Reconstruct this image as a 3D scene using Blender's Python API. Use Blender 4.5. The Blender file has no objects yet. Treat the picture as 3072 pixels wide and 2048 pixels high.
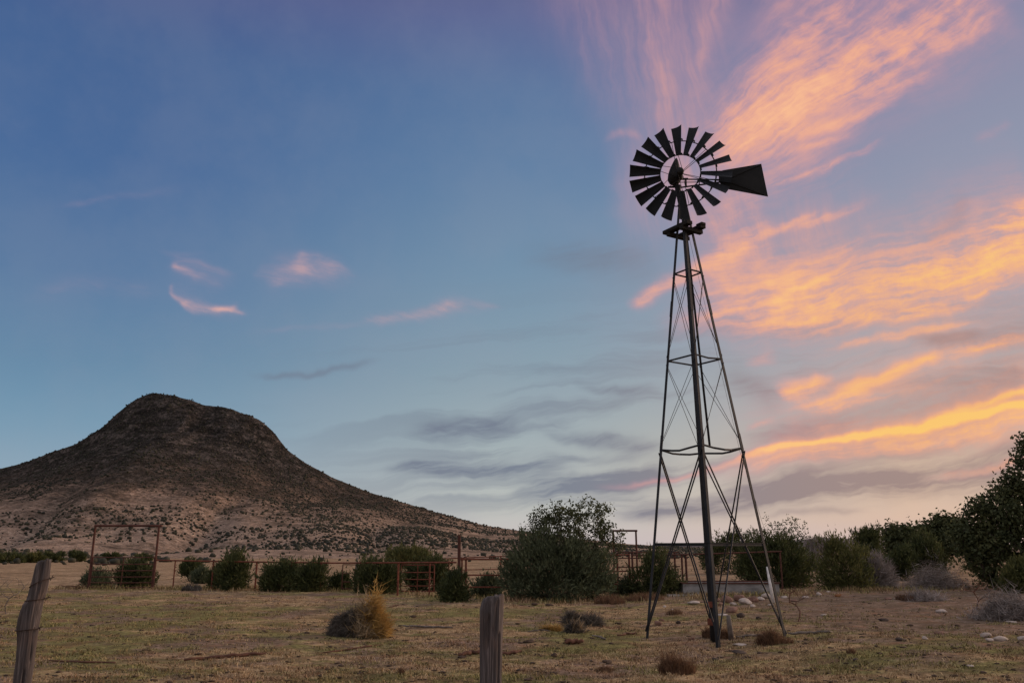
import bpy, math, random
import numpy as np
from mathutils import Vector

S = bpy.context.scene
COL = S.collection
RNG = np.random.default_rng(7)
R_ = math.radians

# ------------------------------------------------------------------ camera numbers
F, CX, CY, PITCH, EYE, K = 825.0, 512.0, 341.0, R_(14.02), 1.7, 2352 / 1024

def ray(px, py):
    x = (px / K - CX) / F
    y = -(py / K - CY) / F
    return np.array([x, math.cos(PITCH) - y * math.sin(PITCH), math.sin(PITCH) + y * math.cos(PITCH)])

EYEP = np.array([0.0, 0.0, EYE])

def at(px, py, Y):
    d = ray(px, py)
    return EYEP + d * (Y / d[1])

# ------------------------------------------------------------------ numpy noise
def _hash(ix, iy, seed):
    h = (ix.astype(np.int64) * 374761393 + iy.astype(np.int64) * 668265263 + seed * 144665) & 0xFFFFFFFF
    h = ((h ^ (h >> 13)) * 1274126177) & 0xFFFFFFFF
    h = h ^ (h >> 16)
    return (h & 0xFFFF) / 65535.0

def vnoise(x, y, seed=0):
    x = np.asarray(x, float); y = np.asarray(y, float)
    ix = np.floor(x); iy = np.floor(y)
    fx = x - ix; fy = y - iy
    fx = fx * fx * (3 - 2 * fx); fy = fy * fy * (3 - 2 * fy)
    a = _hash(ix, iy, seed); b = _hash(ix + 1, iy, seed)
    c = _hash(ix, iy + 1, seed); d = _hash(ix + 1, iy + 1, seed)
    return (a * (1 - fx) + b * fx) * (1 - fy) + (c * (1 - fx) + d * fx) * fy

def fbm(x, y, o=4, seed=0):
    s = 0; a = 0.5; t = 0
    for i in range(o):
        s = s + a * vnoise(x * 2 ** i + 17.3 * i, y * 2 ** i - 9.1 * i, seed + i)
        t += a; a *= 0.5
    return s / t - 0.5

def sst(a, b, x):
    t = np.clip((np.asarray(x, float) - a) / (b - a), 0, 1)
    return t * t * (3 - 2 * t)

# ------------------------------------------------------------------ terrain
def terr(x, y):
    x = np.asarray(x, float); y = np.asarray(y, float)
    r = np.sqrt(x * x + y * y)
    near = 1 - sst(60, 140, r)
    z = 0.10 * sst(2.5, 7, x) * sst(8, 14, y) + 0.12 * sst(8, 18, x) * sst(10, 24, y)
    z = z + near * (0.16 * fbm(x * 0.12, y * 0.12, 3, 5) + 0.08 * fbm(x * 0.7, y * 0.7, 3, 9) + 0.06 * fbm(x * 3.1, y * 3.1, 3, 3))
    z = z + 1.2 * fbm(x * 0.008, y * 0.008, 2, 31) * sst(60, 260, r)
    return z

def T(x, y):
    return float(terr(x, y))

def G(px, py):
    d = ray(px, py)
    z = 0.0
    for _ in range(8):
        t = (z - EYE) / d[2]
        p = EYEP + t * d
        z = 0.5 * z + 0.5 * T(p[0], p[1])
    return np.array([p[0], p[1], T(p[0], p[1])])

def pxm(Y, n=1.0):
    """metres that n photo units cover near the horizon at ground distance Y"""
    return n / K / F * Y * 1.0

# ------------------------------------------------------------------ mesh helpers
def mesh_np(name, verts, faces):
    verts = np.ascontiguousarray(verts, np.float32)
    me = bpy.data.meshes.new(name)
    if isinstance(faces, np.ndarray):
        k = faces.shape[1]
        n = len(faces)
        me.vertices.add(len(verts)); me.vertices.foreach_set('co', verts.ravel())
        me.loops.add(n * k); me.loops.foreach_set('vertex_index', np.ascontiguousarray(faces, np.int32).ravel())
        me.polygons.add(n)
        me.polygons.foreach_set('loop_start', np.arange(0, n * k, k, dtype=np.int32))
        me.polygons.foreach_set('loop_total', np.full(n, k, np.int32))
    else:
        me.from_pydata(verts.tolist(), [], faces)
    me.update(calc_edges=True)
    return me

def link(name, me, mat, parent=None, smooth=False):
    o = bpy.data.objects.new(name, me)
    COL.objects.link(o)
    if mat is not None:
        me.materials.append(mat)
    if smooth:
        me.polygons.foreach_set('use_smooth', np.ones(len(me.polygons), bool))
    if parent is not None:
        o.parent = parent
    return o

def tag(o, label=None, cat=None, group=None, kind=None):
    if label: o['label'] = label
    if cat: o['category'] = cat
    if group: o['group'] = group
    if kind: o['kind'] = kind
    return o

def thing(name, loc, label, cat, group=None):
    o = bpy.data.objects.new(name, None)
    COL.objects.link(o)
    o.location = [float(v) for v in loc]
    o.empty_display_size = 0.2
    return tag(o, label, cat, group)

class MB:
    def __init__(self, origin=(0, 0, 0)):
        self.v = []; self.f = []; self.o = np.array(origin, float)
    def add(self, verts, faces):
        b = len(self.v)
        self.v.extend([tuple(np.asarray(p, float) - self.o) for p in verts])
        self.f.extend([tuple(b + i for i in f) for f in faces])
    def tube(self, pts, rad, n=8, cap=True):
        pts = [np.asarray(p, float) for p in pts]
        if not hasattr(rad, '__len__'): rad = [rad] * len(pts)
        vs = []; fs = []
        prev = None
        for i, p in enumerate(pts):
            t = pts[min(i + 1, len(pts) - 1)] - pts[max(i - 1, 0)]
            t = t / (np.linalg.norm(t) + 1e-12)
            a = np.array([0, 0, 1.0]) if abs(t[2]) < 0.9 else np.array([1.0, 0, 0])
            if prev is not None: a = prev
            u = a - t * np.dot(a, t); u /= np.linalg.norm(u) + 1e-12
            prev = u
            w = np.cross(t, u)
            for k in range(n):
                an = 2 * math.pi * k / n
                vs.append(p + rad[i] * (math.cos(an) * u + math.sin(an) * w))
        for i in range(len(pts) - 1):
            for k in range(n):
                a0 = i * n + k; a1 = i * n + (k + 1) % n
                fs.append((a0, a1, a1 + n, a0 + n))
        if cap:
            fs.append(tuple(range(n - 1, -1, -1)))
            fs.append(tuple((len(pts) - 1) * n + k for k in range(n)))
        self.add(vs, fs)
    def box(self, c, ax, ay, az):
        """c centre, ax ay az half extent vectors"""
        c, ax, ay, az = [np.asarray(q, float) for q in (c, ax, ay, az)]
        vs = [c + i * ax + j * ay + k * az for k in (-1, 1) for j in (-1, 1) for i in (-1, 1)]
        self.add(vs, [(0, 2, 3, 1), (4, 5, 7, 6), (0, 1, 5, 4), (2, 6, 7, 3), (0, 4, 6, 2), (1, 3, 7, 5)])
    def beam(self, p0, p1, w, h, up=(0, 0, 1)):
        p0 = np.asarray(p0, float); p1 = np.asarray(p1, float)
        t = p1 - p0; L = np.linalg.norm(t); t = t / L
        up = np.asarray(up, float); up = up - t * np.dot(up, t); up /= np.linalg.norm(up)
        s = np.cross(t, up)
        self.box((p0 + p1) / 2, t * L / 2, s * w / 2, up * h / 2)
    def angle_iron(self, p0, p1, a, b, size, th):
        """L profile swept p0-p1, flanges along a and b"""
        p0 = np.asarray(p0, float); p1 = np.asarray(p1, float)
        prof = [(0, 0), (size, 0), (size, th), (th, th), (th, size), (0, size)]
        vs = [p + a * u + b * v for p in (p0, p1) for (u, v) in prof]
        fs = [(i, (i + 1) % 6, 6 + (i + 1) % 6, 6 + i) for i in range(6)]
        fs += [(3, 2, 1, 0), (5, 4, 3, 0), (6, 7, 8, 9), (6, 9, 10, 11)]
        self.add(vs, fs)
    def build(self, name, mat, parent=None, smooth=False):
        return link(name, mesh_np(name, np.array(self.v), self.f), mat, parent, smooth)

# ------------------------------------------------------------------ node helpers
def lin(r, g, b):
    def c(v):
        v /= 255.0
        return v / 12.92 if v <= 0.04045 else ((v + 0.055) / 1.055) ** 2.4
    return (c(r), c(g), c(b), 1.0)

class NT:
    def __init__(self, tree):
        self.t = tree; self.n = tree.nodes; self.l = tree.links
    def put(self, sock, v):
        if v is None: return
        if isinstance(v, bpy.types.NodeSocket): self.l.new(v, sock)
        else: sock.default_value = v
    def m(self, op, a, b=None, c=None, clamp=False):
        nd = self.n.new('ShaderNodeMath'); nd.operation = op; nd.use_clamp = clamp
        for i, v in enumerate((a, b, c)):
            if v is not None: self.put(nd.inputs[i], v)
        return nd.outputs[0]
    def vm(self, op, a, b=None, scale=None):
        nd = self.n.new('ShaderNodeVectorMath'); nd.operation = op
        self.put(nd.inputs[0], a)
        if b is not None: self.put(nd.inputs[1], b)
        if scale is not None: self.put(nd.inputs['Scale'], scale)
        return nd.outputs['Value'] if op in ('DOT_PRODUCT', 'LENGTH') else nd.outputs['Vector']
    def xyz(self, x, y, z=0.0):
        nd = self.n.new('ShaderNodeCombineXYZ')
        for i, v in enumerate((x, y, z)): self.put(nd.inputs[i], v)
        return nd.outputs[0]
    def sep(self, v):
        nd = self.n.new('ShaderNodeSeparateXYZ'); self.l.new(v, nd.inputs[0]); return nd.outputs
    def ss(self, x, a, b, lo=0.0, hi=1.0, kind='SMOOTHSTEP'):
        nd = self.n.new('ShaderNodeMapRange'); nd.interpolation_type = kind; nd.clamp = False
        self.put(nd.inputs['Value'], x); self.put(nd.inputs['From Min'], a); self.put(nd.inputs['From Max'], b)
        self.put(nd.inputs['To Min'], lo); self.put(nd.inputs['To Max'], hi)
        return nd.outputs[0]
    def noise(self, vec, scale=5.0, detail=3.0, rough=0.55, dist=0.0, lac=2.0, color=False):
        nd = self.n.new('ShaderNodeTexNoise')
        self.put(nd.inputs['Vector'], vec); nd.inputs['Scale'].default_value = scale
        nd.inputs['Detail'].default_value = detail; nd.inputs['Roughness'].default_value = rough
        nd.inputs['Distortion'].default_value = dist; nd.inputs['Lacunarity'].default_value = lac
        return nd.outputs['Color'] if color else nd.outputs['Fac']
    def ramp(self, x, stops, mode='LINEAR'):
        nd = self.n.new('ShaderNodeValToRGB'); cr = nd.color_ramp; cr.interpolation = mode
        while len(cr.elements) < len(stops): cr.elements.new(0.5)
        for e, (p, c) in zip(cr.elements, stops):
            e.position = p
        for e, (p, c) in zip(cr.elements, stops):
            e.color = c if len(c) == 4 else (*c, 1)
        self.put(nd.inputs[0], x)
        return nd.outputs[0]
    def mix(self, f, a, b, mode='MIX'):
        nd = self.n.new('ShaderNodeMix'); nd.data_type = 'RGBA'; nd.blend_type = mode
        self.put(nd.inputs[0], f); self.put(nd.inputs[6], a); self.put(nd.inputs[7], b)
        return nd.outputs[2]
    def bump(self, h, strength=0.4, dist=0.02):
        nd = self.n.new('ShaderNodeBump'); nd.inputs['Strength'].default_value = strength
        nd.inputs['Distance'].default_value = dist
        self.l.new(h, nd.inputs['Height']); return nd.outputs[0]

def new_mat(name):
    m = bpy.data.materials.new(name); m.use_nodes = True
    t = NT(m.node_tree)
    b = m.node_tree.nodes['Principled BSDF']
    b.inputs['Specular IOR Level'].default_value = 0.2
    return m, t, b

def coords(t, kind='Object'):
    nd = t.n.new('ShaderNodeTexCoord'); return nd.outputs[kind]

def position(t):
    return t.n.new('ShaderNodeNewGeometry').outputs['Position']

def island(t):
    return t.n.new('ShaderNodeNewGeometry').outputs['Random Per Island']

def mat_leaf(name, cols, clump=1.6, rough=0.75, transl=0.25):
    """foliage: per leaf and per clump variation between the given colours"""
    m, t, b = new_mat(name)
    n = t.noise(coords(t), clump, 3, 0.6)
    x = t.m('ADD', t.m('MULTIPLY', t.ss(n, 0.3, 0.7), 0.55), t.m('MULTIPLY', island(t), 0.45))
    k = len(cols)
    c = t.ramp(x, [(i / (k - 1), (*cc, 1)) for i, cc in enumerate(cols)])
    t.put(b.inputs['Base Color'], c); b.inputs['Roughness'].default_value = rough
    tr = t.n.new('ShaderNodeBsdfTranslucent'); t.put(tr.inputs['Color'], c)
    mx = t.n.new('ShaderNodeMixShader'); mx.inputs[0].default_value = transl
    t.l.new(b.outputs[0], mx.inputs[1]); t.l.new(tr.outputs[0], mx.inputs[2])
    out = t.n['Material Output']; t.l.new(mx.outputs[0], out.inputs[0])
    return m

def mat_rough(name, c0, c1, scale=8.0, stretch=(1, 1, 1), rough=0.85, bump=0.3, dist=0.01, metal=0.0, c2=None):
    m, t, b = new_mat(name)
    v = t.vm('MULTIPLY', coords(t), stretch)
    n = t.noise(v, scale, 5, 0.65)
    stops = [(0.3, (*c0, 1)), (0.7, (*c1, 1))] if c2 is None else [(0.25, (*c0, 1)), (0.5, (*c1, 1)), (0.75, (*c2, 1))]
    t.put(b.inputs['Base Color'], t.ramp(n, stops))
    b.inputs['Roughness'].default_value = rough; b.inputs['Metallic'].default_value = metal
    if bump:
        t.l.new(t.bump(t.noise(v, scale * 2.3, 4, 0.6), bump, dist), b.inputs['Normal'])
    return m

M = {}
M['juniper'] = mat_leaf('juniper_foliage', [(.022, .030, .013), (.055, .066, .024), (.11, .115, .040)])
M['juniper_yellow'] = mat_leaf('yellowish_foliage', [(.04, .048, .017), (.085, .09, .030), (.15, .14, .048)])
M['greygreen'] = mat_leaf('grey_green_foliage', [(.035, .046, .025), (.075, .09, .048), (.13, .145, .08)])
M['oak'] = mat_leaf('oak_leaves', [(.020, .026, .012), (.052, .062, .026), (.11, .115, .048)])
M['paleleaf'] = mat_leaf('pale_sapling_leaves', [(.07, .085, .035), (.12, .13, .055), (.18, .18, .08)])
M['greybrush'] = mat_leaf('grey_dry_twigs', [(.10, .085, .075), (.21, .18, .165), (.38, .34, .32)], transl=0.05)
M['bark'] = mat_rough('dark_bark', (.03, .022, .017), (.075, .058, .045), 9, (1, 1, .3))
M['deadwood'] = mat_rough('dead_grey_wood', (.07, .055, .045), (.19, .16, .14), 10, (1, 1, 1))
M['redwood'] = mat_rough('red_brown_dead_wood', (.05, .025, .017), (.15, .07, .045), 10)
M['rust'] = mat_rough('rusty_pipe', (.07, .024, .016), (.20, .064, .038), 7, rough=0.8, bump=0.2, dist=0.003)
M['rust_dark'] = mat_rough('dark_rusty_pipe', (.04, .018, .014), (.11, .042, .03), 7, rough=0.8, bump=0.2, dist=0.003)
M['steel'] = mat_rough('dark_galvanised_steel', (.012, .013, .015), (.036, .037, .041), 6, (1, 1, .35), rough=0.6, bump=0.1, dist=0.002, metal=0.35)
M['steel_dull'] = mat_rough('weathered_black_iron', (.006, .006, .007), (.018, .017, .017), 9, rough=0.7, bump=0.2, dist=0.002)
M['blade'] = mat_rough('weathered_blade_sheet', (.005, .0065, .009), (.013, .016, .021), 5, rough=0.65, bump=0.1, dist=0.002)
M['vane'] = mat_rough('rust_brown_vane_sheet', (.006, .0065, .007), (.015, .0145, .015), 3, rough=0.7, bump=0.1, dist=0.002)
M['timber'] = mat_rough('black_weathered_timber', (.006, .005, .005), (.018, .015, .013), 6, (1, 1, 1))
M['pvc'] = mat_rough('chalky_white_pipe', (.42, .40, .38), (.66, .64, .62), 9, rough=0.6, bump=0.05)
M['concrete'] = mat_rough('stained_concrete', (.13, .125, .12), (.30, .29, .28), 2.2, (1, 1, 2.2), rough=0.9, bump=0.3, dist=0.01)
M['slab'] = mat_rough('pale_concrete_slab', (.24, .23, .22), (.42, .40, .38), 4, rough=0.9)
M['rock_pale'] = mat_rough('pale_rock', (.26, .21, .18), (.50, .43, .38), 6, rough=0.9, bump=0.5, dist=0.02)
M['rock_red'] = mat_rough('reddish_rock', (.10, .055, .042), (.27, .16, .12), 6, rough=0.9, bump=0.5, dist=0.02)
M['rock_dark'] = mat_rough('dark_rock', (.03, .023, .02), (.09, .065, .052), 8, rough=0.9, bump=0.5, dist=0.02)
M['rock_rust'] = mat_rough('rust_orange_rock', (.14, .06, .025), (.27, .12, .05), 8, rough=0.9, bump=0.5, dist=0.02)
M['clod'] = mat_rough('dark_dung_soil', (.03, .02, .014), (.085, .055, .038), 14, rough=0.95, bump=0.6, dist=0.02)
M['straw'] = mat_leaf('golden_straw', [(.20, .12, .045), (.40, .25, .08), (.58, .38, .13)], 4)
M['strawpale'] = mat_leaf('pale_dry_straw', [(.14, .10, .06), (.30, .22, .13), (.46, .36, .23)], 4)
M['thatch'] = mat_leaf('dark_matted_thatch', [(.035, .030, .026), (.10, .088, .074), (.20, .175, .15)], 5)
M['redgrass'] = mat_leaf('red_brown_bunchgrass', [(.06, .035, .022), (.15, .085, .05), (.24, .14, .08)], 5)
M['wire'] = mat_rough('rusty_fence_wire', (.02, .014, .012), (.06, .035, .026), 20, bump=0)

def mat_wood_post():
    m, t, b = new_mat('weathered_post_wood')
    v = coords(t)
    g = t.noise(t.vm('MULTIPLY', v, (26, 26, 1.6)), 1.0, 5, 0.65, 0.4)
    f = t.noise(t.vm('MULTIPLY', v, (90, 90, 3.0)), 1.0, 3, 0.6)
    st = t.noise(v, 3.2, 3, 0.6)
    c = t.ramp(g, [(0.28, (.022, .018, .018, 1)), (0.5, (.095, .082, .082, 1)), (0.72, (.20, .17, .165, 1))])
    c = t.mix(t.m('MULTIPLY', t.ss(st, 0.45, 0.7), 0.5), c, (.13, .08, .06, 1))
    c = t.mix(t.ss(f, 0.62, 0.40, 0, 0.75), c, (.04, .034, .033, 1))
    t.put(b.inputs['Base Color'], c); b.inputs['Roughness'].default_value = 0.9
    h = t.m('ADD', g, t.m('MULTIPLY', f, 0.6))
    t.l.new(t.bump(h, 0.9, 0.012), b.inputs['Normal'])
    return m
M['post'] = mat_wood_post()

def mat_ground():
    m, t, b = new_mat('dry_pasture')
    p = position(t)
    s = t.sep(p)
    big = t.noise(p, 0.16, 4, 0.6)
    mid = t.noise(t.vm('MULTIPLY', p, (0.55, 1.0, 1.0)), 0.9, 5, 0.68)
    fine = t.noise(p, 9.0, 5, 0.72)
    grit = t.noise(p, 38.0, 3, 0.7)
    straw = t.ramp(fine, [(0.3, (.18, .118, .062, 1)), (0.5, (.42, .29, .16, 1)), (0.72, (.62, .455, .275, 1))])
    green = t.ramp(fine, [(0.3, (.075, .082, .028, 1)), (0.5, (.20, .195, .07, 1)), (0.72, (.34, .305, .13, 1))])
    soil = t.ramp(fine, [(0.3, (.10, .064, .050, 1)), (0.5, (.23, .155, .125, 1)), (0.72, (.40, .285, .235, 1))])
    gmix = t.m('MULTIPLY', t.ss(t.m('ADD', t.m('MULTIPLY', big, 0.6), t.m('MULTIPLY', mid, 0.5)), 0.495, 0.585), 0.88)
    c = t.mix(gmix, straw, green)
    smask = t.noise(t.vm('ADD', p, (31, 7, 0)), 0.45, 5, 0.7)
    right = t.m('MULTIPLY', t.m('MULTIPLY', t.ss(s[0], 3.5, 11.0), t.ss(s[1], 13.0, 18.0)), 0.22)
    c = t.mix(t.ss(t.m('ADD', smask, right), 0.48, 0.60, 0, 0.85), c, soil)
    c = t.mix(t.ss(t.noise(t.vm('ADD', p, (3, 17, 0)), 1.1, 5, 0.72), 0.52, 0.62, 0, 0.55), c, (.27, .14, .085, 1))
    # ungrazed pale pink-tan grass beyond the corral
    far = t.ramp(t.noise(p, 0.35, 5, 0.7), [(0.3, (.20, .13, .085, 1)), (0.55, (.42, .29, .185, 1)), (0.75, (.54, .40, .26, 1))])
    c = t.mix(t.ss(s[1], 33, 44, 0, 0.9), c, far)
    clod = t.ss(t.noise(t.vm('MULTIPLY', p, (0.8, 1.5, 1)), 2.6, 5, 0.75), 0.57, 0.66, 0, 0.7)
    c = t.mix(clod, c, (.06, .042, .030, 1))
    c = t.mix(t.ss(grit, 0.35, 0.65, 0.0, 0.35), c, (.10, .075, .05, 1))
    mot = t.noise(t.vm('MULTIPLY', p, (0.8, 1.25, 1)), 1.7, 5, 0.7)
    c = t.mix(t.ss(mot, 0.56, 0.42, 0.0, 0.52), c, (.085, .062, .040, 1))
    t.put(b.inputs['Base Color'], c); b.inputs['Roughness'].default_value = 1.0
    b.inputs['Specular IOR Level'].default_value = 0.0
    h = t.m('ADD', t.m('MULTIPLY', fine, 0.06), t.m('ADD', t.m('MULTIPLY', grit, 0.02), t.m('MULTIPLY', mid, 0.10)))
    t.l.new(t.bump(h, 0.9, 1.0), b.inputs['Normal'])
    return m
M['ground'] = mat_ground()

def mat_grass():
    m, t, b = new_mat('short_dry_grass')
    p = position(t)
    n = t.noise(p, 0.16, 4, 0.6)
    n2 = t.noise(t.vm('MULTIPLY', p, (0.55, 1, 1)), 0.9, 4, 0.65)
    g = t.m('MULTIPLY', t.ss(t.m('ADD', t.m('MULTIPLY', n, 0.6), t.m('MULTIPLY', n2, 0.5)), 0.495, 0.585), 0.88)
    r = island(t)
    straw = t.ramp(r, [(0, (.13, .08, .045, 1)), (0.5, (.30, .20, .11, 1)), (1, (.52, .38, .23, 1))])
    green = t.ramp(r, [(0, (.05, .056, .02, 1)), (0.5, (.17, .16, .055, 1)), (1, (.33, .28, .115, 1))])
    c = t.mix(g, straw, green)
    red = t.ss(t.noise(t.vm('ADD', p, (5, 3, 1)), 0.7, 4, 0.65), 0.5, 0.62, 0, 0.6)
    c = t.mix(red, c, t.ramp(r, [(0, (.07, .04, .028, 1)), (1, (.30, .17, .115, 1))]))
    t.put(b.inputs['Base Color'], c); b.inputs['Roughness'].default_value = 0.9
    b.inputs['Specular IOR Level'].default_value = 0.05
    return m
M['grass'] = mat_grass()

def mat_hill():
    m, t, b = new_mat('scrubby_hillside')
    p = position(t)
    z = t.sep(p)[2]
    n1 = t.noise(p, 0.035, 5, 0.65)
    n2 = t.noise(t.vm('MULTIPLY', p, (1, 1, 1.8)), 0.11, 6, 0.72)
    n3 = t.noise(p, 0.6, 4, 0.7)
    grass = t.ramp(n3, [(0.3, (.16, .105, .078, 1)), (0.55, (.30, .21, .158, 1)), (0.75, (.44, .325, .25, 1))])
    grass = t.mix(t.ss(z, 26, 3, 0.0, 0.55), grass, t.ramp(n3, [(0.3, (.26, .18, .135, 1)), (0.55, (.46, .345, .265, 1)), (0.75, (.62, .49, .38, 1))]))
    scrub = t.ramp(n3, [(0.3, (.030, .027, .022, 1)), (0.7, (.085, .065, .052, 1))])
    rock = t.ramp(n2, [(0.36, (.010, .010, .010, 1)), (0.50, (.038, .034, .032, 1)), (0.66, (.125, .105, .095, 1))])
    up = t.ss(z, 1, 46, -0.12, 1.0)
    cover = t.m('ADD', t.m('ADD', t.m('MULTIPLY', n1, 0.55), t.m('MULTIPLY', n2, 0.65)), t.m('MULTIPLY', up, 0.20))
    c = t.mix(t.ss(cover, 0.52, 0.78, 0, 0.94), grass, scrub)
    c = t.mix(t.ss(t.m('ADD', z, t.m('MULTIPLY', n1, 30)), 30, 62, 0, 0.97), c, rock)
    c = t.mix(t.ss(t.noise(p, 0.34, 4, 0.75), 0.56, 0.66, 0, 0.7), c, (.04, .036, .028, 1))
    sp = t.noise(t.vm('MULTIPLY', p, (1, 0.6, 1)), 0.75, 3, 0.7)
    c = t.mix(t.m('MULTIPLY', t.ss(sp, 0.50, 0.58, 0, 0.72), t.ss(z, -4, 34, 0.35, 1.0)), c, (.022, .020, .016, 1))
    c = t.mix(t.ss(sp, 0.44, 0.36, 0, 0.16), c, (.38, .29, .245, 1))
    t.put(b.inputs['Base Color'], c); b.inputs['Roughness'].default_value = 1.0
    b.inputs['Specular IOR Level'].default_value = 0.0
    t.l.new(t.bump(t.m('ADD', n2, t.m('MULTIPLY', n3, 0.5)), 1.0, 3.5), b.inputs['Normal'])
    return m
M['hill'] = mat_hill()
M['far_hill'] = mat_rough('far_scrub_haze_tint', (.05, .045, .055), (.10, .085, .10), 0.05, rough=1.0, bump=0)  # blue cast of distant air is mixed into the scrub colour
M['scrub'] = mat_leaf('hill_scrub_foliage', [(.012, .013, .009), (.026, .026, .016), (.05, .046, .028)], 0.02, transl=0.0)

# ------------------------------------------------------------------ sky
def build_sky():
    w = bpy.data.worlds.new('World'); S.world = w; w.use_nodes = True
    t = NT(w.node_tree)
    bg = t.n['Background']
    d = t.n.new('ShaderNodeTexCoord').outputs['Generated']
    d = t.vm('NORMALIZE', d)
    dx, dy, dz = t.sep(d)
    hor = t.m('MAXIMUM', t.m('SQRT', t.m('ADD', t.m('MULTIPLY', dx, dx), t.m('MULTIPLY', dy, dy))), 0.02)
    elev = t.m('DIVIDE', dz, hor)                       # tangent of elevation
    side = t.m('DIVIDE', dx, hor)                       # sine of azimuth
    front = t.ss(dy, -0.25, 0.45)
    e = t.m('MULTIPLY', elev, 0.25, clamp=True)
    zen = (0.57, 0.53, 0.54, 1.0)                       # unseen overhead sky, brightened to light the ground from above
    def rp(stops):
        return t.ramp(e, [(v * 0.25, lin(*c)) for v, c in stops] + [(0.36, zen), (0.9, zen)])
    left = rp([(0.0, (160, 170, 180)), (0.05, (140, 160, 176)), (0.13, (110, 144, 168)), (0.20, (95, 129, 158)), (0.30, (82, 114, 152)), (0.44, (68, 100, 146)), (0.60, (64, 93, 140)), (0.70, (72, 86, 134)), (0.8, (70, 76, 118))])
    midc = rp([(0.0, (190, 180, 184)), (0.05, (180, 181, 177)), (0.12, (156, 166, 168)), (0.22, (131, 151, 163)), (0.34, (112, 139, 162)), (0.48, (93, 123, 157)), (0.60, (84, 112, 151)), (0.72, (92, 100, 142)), (0.8, (84, 88, 128))])
    right = rp([(0.0, (194, 168, 172)), (0.03, (205, 168, 150)), (0.09, (206, 174, 144)), (0.16, (178, 162, 152)), (0.26, (158, 154, 160)), (0.40, (138, 143, 162)), (0.52, (130, 133, 158)), (0.66, (131, 122, 152)), (0.8, (92, 90, 126))])
    back = t.vm('SCALE', rp([(0.0, (192, 174, 164)), (0.1, (197, 178, 168)), (0.25, (178, 168, 168)), (0.5, (160, 158, 168)), (0.8, (142, 144, 160))]), scale=1.5)  # out-of-view sky behind the camera, scaled up as added light on the ground
    g = t.mix(t.ss(side, -0.52, 0.05, kind='SMOOTHSTEP'), left, midc)
    g = t.mix(t.ss(side, 0.0, 0.50, kind='SMOOTHSTEP'), g, right)
    mott = t.noise(d, 7.0, 5, 0.6)
    g = t.mix(t.ss(mott, 0.35, 0.65, 0.0, 0.10), g, lin(150, 150, 164))
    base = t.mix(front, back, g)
    # physical sky underneath
    sky = t.n.new('ShaderNodeTexSky'); sky.sky_type = 'NISHITA'; sky.sun_disc = False
    sky.sun_elevation = SUN_EL; sky.sun_rotation = SUN_AZ
    sky.altitude = 1400; sky.air_density = 1.0; sky.dust_density = 1.5
    base = t.mix(1.0, base, t.vm('SCALE', sky.outputs[0], scale=0.012), 'ADD')

    # tangent plane facing the sunset side, cloud strokes live in it
    yy = t.m('MAXIMUM', dy, 0.08)
    u = t.m('DIVIDE', dx, yy); v = t.m('DIVIDE', dz, yy)
    q0 = t.xyz(u, v, 0.0)
    wn = t.noise(q0, 5.0, 4, 0.6, color=True)
    wn2 = t.noise(q0, 22.0, 3, 0.6, color=True)
    q = t.vm('ADD', q0, t.vm('MULTIPLY', t.vm('SUBTRACT', wn, (.5, .5, .5)), (0.05, 0.05, 0)))
    q = t.vm('ADD', q, t.vm('MULTIPLY', t.vm('SUBTRACT', wn2, (.5, .5, .5)), (0.012, 0.012, 0)))

    def uv(px, py):
        r = ray(px, py); return np.array([r[0] / r[1], r[2] / r[1]])
    def fil(ang, along, across, detail=5, rough=0.62, seed=0.0, dist=0.3):
        a = R_(ang); dv = (math.cos(a), math.sin(a), 0); nv = (-math.sin(a), math.cos(a), 0)
        return t.noise(t.xyz(t.m('MULTIPLY', t.vm('DOT_PRODUCT', q, dv), along), t.m('MULTIPLY', t.vm('DOT_PRODUCT', q, nv), across), seed), 1.0, detail, rough, dist)
    c0 = uv(1000, 800)
    rel = t.vm('SUBTRACT', q, (c0[0], c0[1], 0))
    rs = t.sep(rel)
    angl = t.m('ARCTAN2', rs[1], rs[0])
    rlen = t.vm('LENGTH', rel)
    N1a = t.noise(t.xyz(t.m('MULTIPLY', angl, 14), t.m('MULTIPLY', rlen, 6), 1.7), 1.0, 5, 0.6, 0.2)
    N1b = t.noise(t.xyz(t.m('MULTIPLY', angl, 62), t.m('MULTIPLY', rlen, 11), 9.7), 1.0, 3, 0.6, 0.15)
    N1 = t.m('ADD', t.m('MULTIPLY', N1a, 0.62), t.m('MULTIPLY', N1b, 0.38))
    N2 = t.m('ADD', t.m('MULTIPLY', fil(98, 4, 22, 4, 0.6, 4.2, 0.2), 0.65), t.m('MULTIPLY', fil(98, 10, 80, 3, 0.6, 1.2, 0.1), 0.35))
    N3 = t.m('ADD', t.m('MULTIPLY', fil(12, 4.2, 30, 5, 0.6, 7.7, 0.2), 0.66), t.m('MULTIPLY', fil(14, 16, 120, 3, 0.6, 3.1, 0.1), 0.34))
    N4 = fil(-14, 10, 40, 5, 0.62, 2.2, 0.2)
    N5 = t.noise(q0, 34, 4, 0.65)

    def stroke(pts, w0, w1, s, f0=0.15, f1=0.15, soft=1.0):
        """pts 2 or 3 photo points; soft-edged curved streak in the tangent plane"""
        a = uv(*pts[0]); b = uv(*pts[-1])
        ab = b - a; L = np.linalg.norm(ab); ax = ab / L; nx = np.array([-ax[1], ax[0]])
        bend = 0.0
        if len(pts) == 3:
            mm = uv(*pts[1]) - a
            sm = np.dot(mm, ax) / L
            bend = np.dot(mm, nx) / (4 * sm * (1 - sm))
        ss_ = t.m('MULTIPLY_ADD', t.vm('DOT_PRODUCT', q, (ax[0] / L, ax[1] / L, 0)), 1.0, -float(np.dot(a, ax) / L))
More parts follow.
